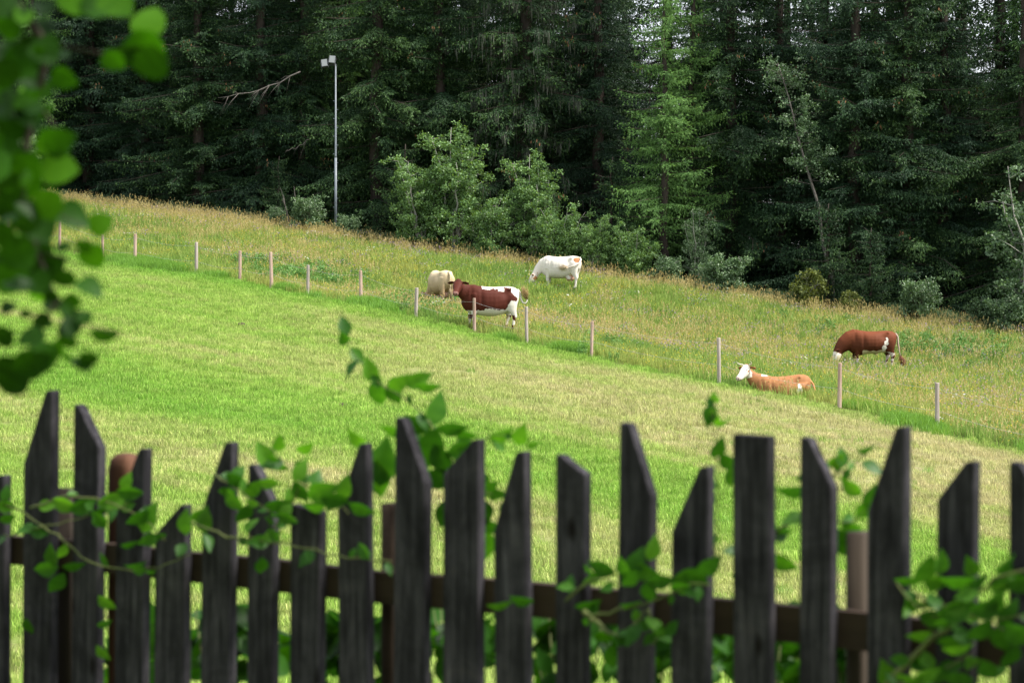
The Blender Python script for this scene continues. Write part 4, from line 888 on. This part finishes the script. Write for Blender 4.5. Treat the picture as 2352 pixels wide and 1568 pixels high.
VL = [leaf_mesh('leaf', M['vine_leaf'], W=.6, fold=f, curl=c, pointed=1, tint=t) for f, c, t in ((.15, .2, .1), (.25, .1, .5), (.1, .3, .3), (.2, .25, .8))]
def put_leaf(me, centre, size, ang, tiltx, tilty, parent, name='leaf'):
    """ang: direction of the leaf in the picture plane, tilts turn it out of that plane"""
    R = Matrix.Rotation(tilty, 3, 'Z') @ Matrix.Rotation(math.radians(90) + tiltx, 3, 'X') @ Matrix.Rotation(ang - math.pi / 2, 3, 'Z')
    d = R @ Vector((0, 1, 0)); o = obj(name, me, parent); o.rotation_euler = R.to_euler(); o.scale = (size,) * 3; o.location = centre - d * size * .5 - (parent.location if parent else Vector()); return o
# tree at the left whose twigs hang into the view and whose crown shades the fence
tr = empty('shade_tree', (-2.9, 3.0, 0)); tag(tr, 'broadleaved tree hanging dark round green leaves into the top left corner', 'tree')
mb = MB(); mb.tube([V3(0, 0, -.2), V3(.05, 0, 1.2), V3(0, .05, 2.6), V3(.1, 0, 4.6), V3(.3, -.3, 7)], [.26, .19, .16, .12, .05], 12); mb.build('trunk', M['bark'], tr)
DN = 3.7
def npx(px, py, D=DN): return at(px, py, D)
tw = []
def twig(pts, r):
    P_ = [npx(a[0], a[1], a[2] if len(a) > 2 else DN) - tr.location for a in pts]; MB().tube(P_, [r * (1 - .75 * k / (len(P_) - 1)) for k in range(len(P_))], 7).build('twig', M['twig'], tr)
twig([(-2600, -1400, 3.3), (-900, -600, 3.5), (-100, -150), (60, 40), (110, 110), (85, 230), (60, 330), (50, 460), (85, 580), (130, 690), (170, 770)], .011)
twig([(110, 100), (190, 115), (260, 128), (330, 130)], .0035); twig([(85, 230), (130, 300), (150, 330)], .003); twig([(50, 460), (110, 480), (190, 520)], .003); twig([(85, 580), (150, 590), (210, 640)], .003)
twig([(130, 690), (100, 740), (60, 830)], .003); twig([(60, 330), (20, 420), (-40, 480)], .003); twig([(130, 690), (190, 740), (260, 765)], .0025); twig([(-1600, -1300, 3.4), (-200, -120, 3.7), (120, -60), (300, -70)], .007); twig([(85, 580), (20, 620), (-40, 700)], .003)
NL = [ # px, py, length px, angle deg, tilt, variety
 (342, 48, 92, 80, .3, 2), (338, 118, 110, -70, .35, 1), (345, 145, 90, 200, .5, 0), (300, 120, 80, 190, .9, 3), (262, 140, 60, -60, .5, 1), (235, 12, 100, 10, .5, 1), (180, -8, 110, 170, .4, 2), (265, 0, 90, -40, .4, 2),
 (45, 148, 100, 195, .15, 1), (22, 65, 70, 250, .4, 1), (100, 62, 60, 60, .6, 0), (105, 115, 80, -50, .5, 0), (75, 100, 70, 190, .7, 3), (148, 180, 66, -45, .5, 1), (140, 128, 50, -20, 1.1, 0), (10, 170, 80, 260, .4, 0),
 (60, 235, 70, 180, .6, 1), (20, 245, 90, 200, .5, 0), (80, 213, 40, 30, 1.2, 1), (30, 285, 95, 220, .3, 0), (62, 270, 70, -60, .6, 3), (132, 323, 84, 8, .55, 1), (132, 384, 88, -4, .2, 2), (60, 385, 90, -120, .4, 1),
 (15, 350, 80, 190, .4, 1), (60, 425, 84, -80, .4, 1), (20, 430, 80, 210, .4, 0), (108, 468, 78, 160, .25, 2), (165, 498, 84, -25, .6, 1), (230, 515, 64, 25, .3, 2), (213, 590, 72, -70, .3, 2), (190, 560, 50, 200, .8, 3),
 (92, 520, 90, -60, .5, 0), (60, 500, 90, 240, .3, 3), (90, 580, 110, -80, .2, 3), (115, 610, 80, 20, .3, 3), (40, 580, 90, 190, .3, 1), (20, 640, 90, 250, .3, 1), (60, 640, 70, -100, .4, 3), (90, 650, 70, -40, .4, 0), (5, 540, 80, 260, .4, 0),
 (150, 640, 60, -60, .7, 0), (165, 690, 50, -90, .7, 3), (205, 662, 70, -35, .9, 1), (240, 766, 74, -3, 1.05, 0), (195, 728, 42, 60, .5, 0), (165, 720, 44, 200, .6, 3), (120, 700, 50, 120, .7, 3), (105, 745, 40, -10, .6, 3),
 (100, 820, 80, -100, .35, 1), (72, 775, 70, 210, .9, 0), (30, 862, 110, 230, .3, 3), (65, 835, 80, 200, .3, 3), (155, 780, 50, 240, .6, 3), (190, 835, 60, -70, 1.0, 0), (205, 815, 44, -20, .8, 3), (165, 750, 54, -90, .5, 0),
 (8, 770, 60, 200, .4, 3), (20, 710, 44, 240, .8, 3), (60, 720, 34, 120, .9, 0), (150, 760, 40, 20, .6, 3), (20, 120, 70, 100, .5, 3), (100, 20, 60, 100, .8, 3), (10, 470, 80, 180, .5, 3), (30, 30, 70, 140, .6, 3), (5, 12, 80, 200, .4, 0), (-30, 380, 110, 200, .3, 1), (-30, 620, 110, 200, .3, 0), (-30, 220, 110, 200, .3, 1)]
for (px, py, l, an, ti, v) in NL:
    put_leaf(RL[v], npx(px, py, DN + rnd.uniform(-.12, .12)), l / F * DN * 1.02, math.radians(an), ti * rnd.choice((-1, 1)), rnd.uniform(-.3, .3), tr)
for q_ in range(45):
    u_ = rnd.random(); bx = float(np.interp(u_, [0, .2, .4, .6, .8, 1], [90, 95, 65, 55, 95, 150])) + rnd.gauss(0, 42); by = u_ * 830
    put_leaf(RL[rnd.choice((0, 0, 1, 3, 3, 2))], npx(bx, by, DN + rnd.uniform(-.35, .45)), rnd.uniform(32, 58) / F * DN, rnd.uniform(0, 6.28), rnd.uniform(-1.1, 1.1), rnd.uniform(-.8, .8), tr)
# unseen crown over and behind the camera, shaped to keep skylight off the picket fronts
cr = []
n = 42000; u = unit(rng.normal(size=(n, 3))) * (rng.random(n)[:, None] ** .4) * np.array([8.5, 7.5, 4.2]); p = u + np.array([-7.6, -2.6, 5.6]); keep = (p[:, 2] > EYE + .17 * np.maximum(p[:, 1], 0) + 1.0) | ((p[:, 1] < -2.5) & (p[:, 2] > .8)); p = p[keep]
Vv, Qq, Tt = rhombi(p - np.array(tr.location), rng.normal(size=p.shape) * np.array([1, 1, .4]), rng.uniform(.14, .26, len(p)), rng.uniform(.12, .2, len(p)), rng.random(len(p)) * .6)
obj('crown', npmesh('crown', Vv, Qq, M['alder'], tint=Tt), tr)

# climbing vine on the picket fence
def smooth(p, m=4):
    p = [Vector(a) for a in p]; o_ = []
    for i in range(len(p) - 1):
        a, b, c, d = p[max(i - 1, 0)], p[i], p[i + 1], p[min(i + 2, len(p) - 1)]
        for k in range(m):
            t = k / m; o_.append(.5 * ((2 * b) + (c - a) * t + (2 * a - 5 * b + 4 * c - d) * t * t + (3 * b - a - 3 * c + d) * t ** 3))
    return o_ + [p[-1]]
def vine(name, label, stems, leaves, D_of):
    q = D_of(leaves[0][0]); t = empty(name, at(leaves[0][0], leaves[0][1], q)); tag(t, label, 'vine', 'vines climbing on the picket fence')
    for pts, r in stems:
        sp = smooth([at(a, b, D_of(a) + rnd.uniform(-.03, .03)) - t.location for a, b in pts]); sp = [q_ + Vector((rnd.gauss(0, .002), 0, rnd.gauss(0, .003))) for q_ in sp]
        MB().tube(sp, [r * (1 - .6 * k / (len(sp) - 1)) for k in range(len(sp))], 6).build('stem', M['stem'], t)
        for q_ in sp[1:-1]:
            if rnd.random() < .5:
                a_ = rnd.uniform(0, 6.28); l_ = rnd.uniform(.03, .07); put_leaf(VL[rnd.choice((0, 0, 1, 2, 3))], q_ + t.location + Vector((math.cos(a_) * l_ * .6, rnd.uniform(-.03, .03), math.sin(a_) * l_ * .6)), l_, a_, rnd.uniform(-.9, .9), rnd.uniform(-.7, .7), t)
    for (px, py, l, an, ti, v) in leaves:
        D = D_of(px) + rnd.uniform(-.06, .06); put_leaf(VL[v], at(px, py, D), l / F * D * 1.1, math.radians(an), ti, rnd.uniform(-.5, .5), t)
    return t
front = lambda px: fence_at(px, -.07)[0].y
behind = lambda px: fence_at(px, .14)[0].y
def rl(cx_, cy_, n, sx, sy, size=(40, 75)): return [(cx_ + rnd.gauss(0, sx), cy_ + rnd.gauss(0, sy), rnd.uniform(*size), rnd.uniform(0, 360), rnd.uniform(-1, 1), rnd.randrange(4)) for _ in range(n)]
vine('climbing_vine', 'leafy vine winding across the leftmost pickets, bright leaves by the reddish post', [([(0, 1150), (60, 1180), (130, 1230), (210, 1290), (300, 1310), (360, 1300), (440, 1270)], .004), ([(70, 1170), (150, 1140), (240, 1150), (330, 1190), (380, 1240)], .004), ([(10, 1230), (90, 1210), (180, 1190), (290, 1160)], .003)],
  [(150, 1160, 60, -30, .3, 3), (190, 1160, 64, 20, .4, 1), (230, 1195, 50, -60, .4, 1), (262, 1150, 70, 10, .3, 3), (300, 1130, 60, -10, .5, 1), (290, 1105, 44, 60, .5, 3), (340, 1190, 76, 60, .3, 3), (318, 1190, 60, 220, .5, 0), (120, 1275, 56, 90, .4, 1), (105, 1305, 60, 190, .3, 1), (170, 1300, 50, 0, .8, 0), (245, 1385, 50, -50, .4, 3), (236, 1500, 44, -60, .3, 3), (240, 1430, 34, 20, .6, 1), (310, 1298, 54, 0, 1.2, 0), (10, 1160, 50, 170, .4, 1), (15, 1190, 40, 200, .4, 1), (130, 1340, 60, 240, .4, 0), (65, 1440, 50, 260, .5, 0), (425, 1200, 60, 80, .4, 3), (455, 1180, 44, 40, .6, 1), (300, 1250, 44, 0, .9, 0)], front)
vine('climbing_vine', 'vine with paired leaves sprawling over the short pickets at centre left', [([(440, 1200), (520, 1230), (600, 1240), (700, 1260), (800, 1280), (900, 1290)], .004), ([(610, 1240), (650, 1180), (690, 1110), (660, 1060), (620, 1030)], .004), ([(690, 1110), (740, 1130), (800, 1180)], .003), ([(490, 1090), (540, 1120), (600, 1160), (680, 1190)], .003)],
  [(545, 1105, 60, -40, .4, 0), (580, 1120, 60, 40, .6, 1), (608, 1045, 66, 120, .3, 3), (640, 1065, 60, -50, .7, 1), (690, 1080, 56, 60, .3, 3), (690, 1130, 60, -70, .4, 0), (742, 1128, 84, 20, .3, 1), (770, 1150, 70, -20, .5, 0), (720, 1160, 60, 190, .8, 1), (640, 1020, 50, 90, .9, 3), (700, 1030, 50, 20, .9, 3), (560, 1180, 60, 250, .5, 0), (520, 1130, 50, 190, .5, 0), (640, 1160, 60, 0, .6, 0), (660, 1190, 50, -30, .4, 1), (790, 1120, 60, 70, .5, 3), (830, 1170, 60, -30, .5, 0), (540, 1150, 60, -60, .3, 1), (620, 1110, 50, -20, .5, 3), (600, 1300, 50, -90, .5, 0), (470, 1195, 60, 80, .4, 3)] , front)
vine('climbing_vine', 'tall vine shoot rising above the tallest middle picket, leaves against the field', [([(1040, 1300), (1030, 1160), (1020, 1080), (1000, 990), (950, 930), (900, 900), (850, 860), (810, 810), (795, 775)], .004), ([(1020, 1080), (1090, 1020), (1150, 1000), (1210, 1010)], .003), ([(1030, 1150), (1100, 1130), (1180, 1150)], .003), ([(1000, 990), (940, 985), (880, 985)], .0025)],
  [(850, 850, 60, 110, .5, 3), (870, 895, 74, 80, .5, 1), (905, 905, 60, -70, .4, 0), (915, 880, 60, 30, .6, 3), (960, 872, 70, 10, .5, 3), (985, 885, 60, -10, .9, 1), (1000, 938, 84, 70, .2, 1), (960, 975, 70, 150, .6, 0), (900, 985, 60, 170, .8, 1), (1040, 985, 70, -10, .7, 0), (1070, 995, 60, -30, .8, 1), (990, 1030, 100, 250, .2, 0), (1015, 1060, 84, -70, .2, 0), (1060, 1030, 70, 20, .4, 1), (1000, 1100, 80, 200, .3, 0), (1100, 1110, 90, -50, .5, 0), (1145, 1140, 70, -60, .9, 0), (1120, 1120, 60, 30, .5, 1), (1150, 1000, 60, 20, .9, 3), (1195, 1000, 60, 60, .7, 3), (1230, 1020, 50, -20, .9, 3), (880, 1060, 110, 80, .2, 1), (870, 1100, 90, -90, .3, 1), (820, 1010, 60, 130, .9, 3), (1110, 1180, 80, -70, .3, 0), (1130, 1210, 70, -50, .6, 0), (1110, 1250, 90, -80, .4, 1), (1020, 1180, 70, 260, .2, 0), (1065, 1110, 60, 80, .4, 1), (980, 1090, 60, 130, .4, 3), (930, 1000, 50, 190, .6, 1)], behind)
vine('climbing_vine', 'vine with twisted pale tendrils between the flat topped and middle pickets', [([(1340, 1400), (1370, 1430), (1410, 1455), (1450, 1440), (1480, 1400)], .007), ([(1350, 1410), (1420, 1400), (1500, 1380), (1570, 1350), (1640, 1340)], .004), ([(1480, 1400), (1510, 1440), (1500, 1480)], .005), ([(1300, 1380), (1360, 1330), (1430, 1340)], .004)],
  [(1380, 1305, 64, 160, .4, 0), (1360, 1325, 54, 230, .5, 1), (1460, 1290, 70, 60, .3, 0), (1480, 1310, 70, -20, .4, 1), (1500, 1260, 60, 80, .5, 3), (1445, 1330, 60, 230, .4, 0), (1520, 1335, 60, 0, .4, 0), (1580, 1320, 74, 20, .4, 1), (1600, 1330, 70, -40, .5, 0), (1560, 1350, 60, 200, .6, 0), (1450, 1385, 50, 10, 1.0, 1), (1350, 1390, 60, 10, .9, 0), (1490, 1360, 60, -90, .4, 0), (1430, 1300, 50, 100, .5, 1), (1150, 1385, 60, 10, 1.0, 1), (1200, 1380, 60, 170, .9, 0), (1630, 1300, 70, 40, .6, 0)], front)
vine('climbing_vine', 'vine with dark hanging leaves around the picket right of the flat topped one', [([(1700, 1290), (1780, 1220), (1860, 1180), (1900, 1100), (1940, 1080), (1990, 1040)], .004), ([(1870, 1180), (1950, 1200), (2010, 1150)], .003), ([(1640, 1300), (1650, 1120), (1640, 1000), (1642, 900)], .0025)],
  [(1870, 1090, 80, 200, .3, 0), (1885, 1075, 70, 100, .3, 0), (1825, 1128, 80, 195, .9, 0), (1770, 1215, 66, 100, .3, 1), (1800, 1220, 60, -20, .9, 1), (1940, 1250, 90, -60, .3, 0), (1960, 1220, 70, -50, .4, 1), (1995, 1030, 60, 10, 1.0, 0), (2000, 1140, 60, 70, .4, 1), (1985, 1170, 60, 230, .4, 1), (1955, 1120, 60, 140, .6, 3), (1920, 1060, 50, 40, .8, 3), (1650, 1030, 60, 80, .8, 0), (1670, 1060, 60, 130, .8, 0), (1640, 960, 50, 90, 1.0, 3), (1660, 970, 44, 10, 1.0, 3), (1640, 915, 40, 85, 1.1, 3), (1680, 1090, 70, -80, .5, 1), (1760, 1190, 50, 60, .8, 1), (1710, 1320, 60, 0, .4, 0), (1800, 1290, 70, -30, .4, 1)], behind)
vine('climbing_vine', 'bright leafy vine with a thick pale stem covering the lower right pickets', [([(2010, 1600), (2090, 1510), (2170, 1440), (2230, 1380), (2280, 1330), (2400, 1300)], .007), ([(2100, 1360), (2180, 1400), (2280, 1420), (2380, 1410)], .004), ([(2200, 1430), (2120, 1400), (2060, 1340)], .004), ([(2030, 1580), (2120, 1560), (2230, 1500)], .004)],
  [(2120, 1310, 84, 250, .4, 1), (2150, 1335, 74, -20, .6, 1), (2200, 1330, 80, 0, .9, 1), (2250, 1335, 60, 20, .6, 0), (2310, 1325, 90, 20, .4, 0), (2345, 1340, 80, -20, .4, 0), (2100, 1390, 90, -40, .9, 1), (2150, 1420, 80, -10, .5, 0), (2200, 1400, 84, 20, .4, 1), (2270, 1400, 80, 0, .4, 0), (2310, 1420, 80, -60, .4, 0), (2250, 1450, 74, 230, .4, 0), (2180, 1470, 64, 200, .6, 1), (2300, 1470, 74, -80, .4, 0), (2340, 1460, 90, -50, .5, 0), (2110, 1460, 60, 210, .7, 3), (2290, 1380, 60, 60, .5, 1), (2200, 1490, 70, 0, 1.0, 3), (2090, 1560, 60, 180, .8, 3), (2040, 1550, 80, 120, .8, 3), (2130, 1550, 60, 20, .6, 3), (2230, 1520, 60, -40, .6, 1), (2160, 1290, 60, 90, .4, 1), (2230, 1300, 60, 120, .6, 1), (2080, 1330, 50, 190, .8, 1), (2320, 1510, 80, -90, .5, 0), (2270, 1540, 70, -60, .5, 0), (2200, 1560, 70, 180, .5, 0)], front)
# low hedge plants right behind the fence, seen between the pickets
for i_, (px, n) in enumerate(((520, 46), (780, 60), (1040, 46), (1290, 40), (1500, 50), (1760, 60), (2000, 40), (2200, 40), (330, 26))):
    off = lambda a, o_=rnd.uniform(.35, .8): fence_at(a, o_)[0].y
    lv = rl(px, 1490 if i_ < 8 else 1530, int(n * 1.0), 85, 50, (50, 95)); t = empty('hedge_plant', (fence_at(px, .6)[0].x, off(px), 0)); 
    tag(t, ['leafy green plant low behind the pickets, third gap from the left', 'green plant low behind the short flat picket', 'green plant low behind the tallest middle picket', 'green plant low behind the picket slanting down to the right', 'green plant low behind the pale tendrils', 'green plant low behind the flat topped wide picket', 'green plant low behind the brown rail on the right', 'green plant low beneath the bright vine', 'sparse green plant low beside the reddish post'][i_], 'plant', 'green plants just behind the picket fence')
    for k in range(5):
        a = px + rnd.uniform(-90, 90); e = at(a, 1420 + rnd.uniform(-30, 60), off(a)); b0 = Vector((t.location.x + rnd.uniform(-.04, .04), t.location.y + rnd.uniform(-.04, .04), 0))
        MB().tube([b0 - t.location, (b0.lerp(e, .5) + Vector((0, 0, .06))) - t.location, e - t.location], [.006, .005, .002], 5).build('stem', M['stem'], t)
    for (a, b_, l, an, ti, v) in lv:
        D = off(a) + rnd.uniform(-.12, .12); put_leaf((RL if v % 2 else VL)[v], at(a, max(b_, 1400 + rnd.uniform(0, 80)), D), l / F * D, math.radians(an), ti, rnd.uniform(-.8, .8), t)
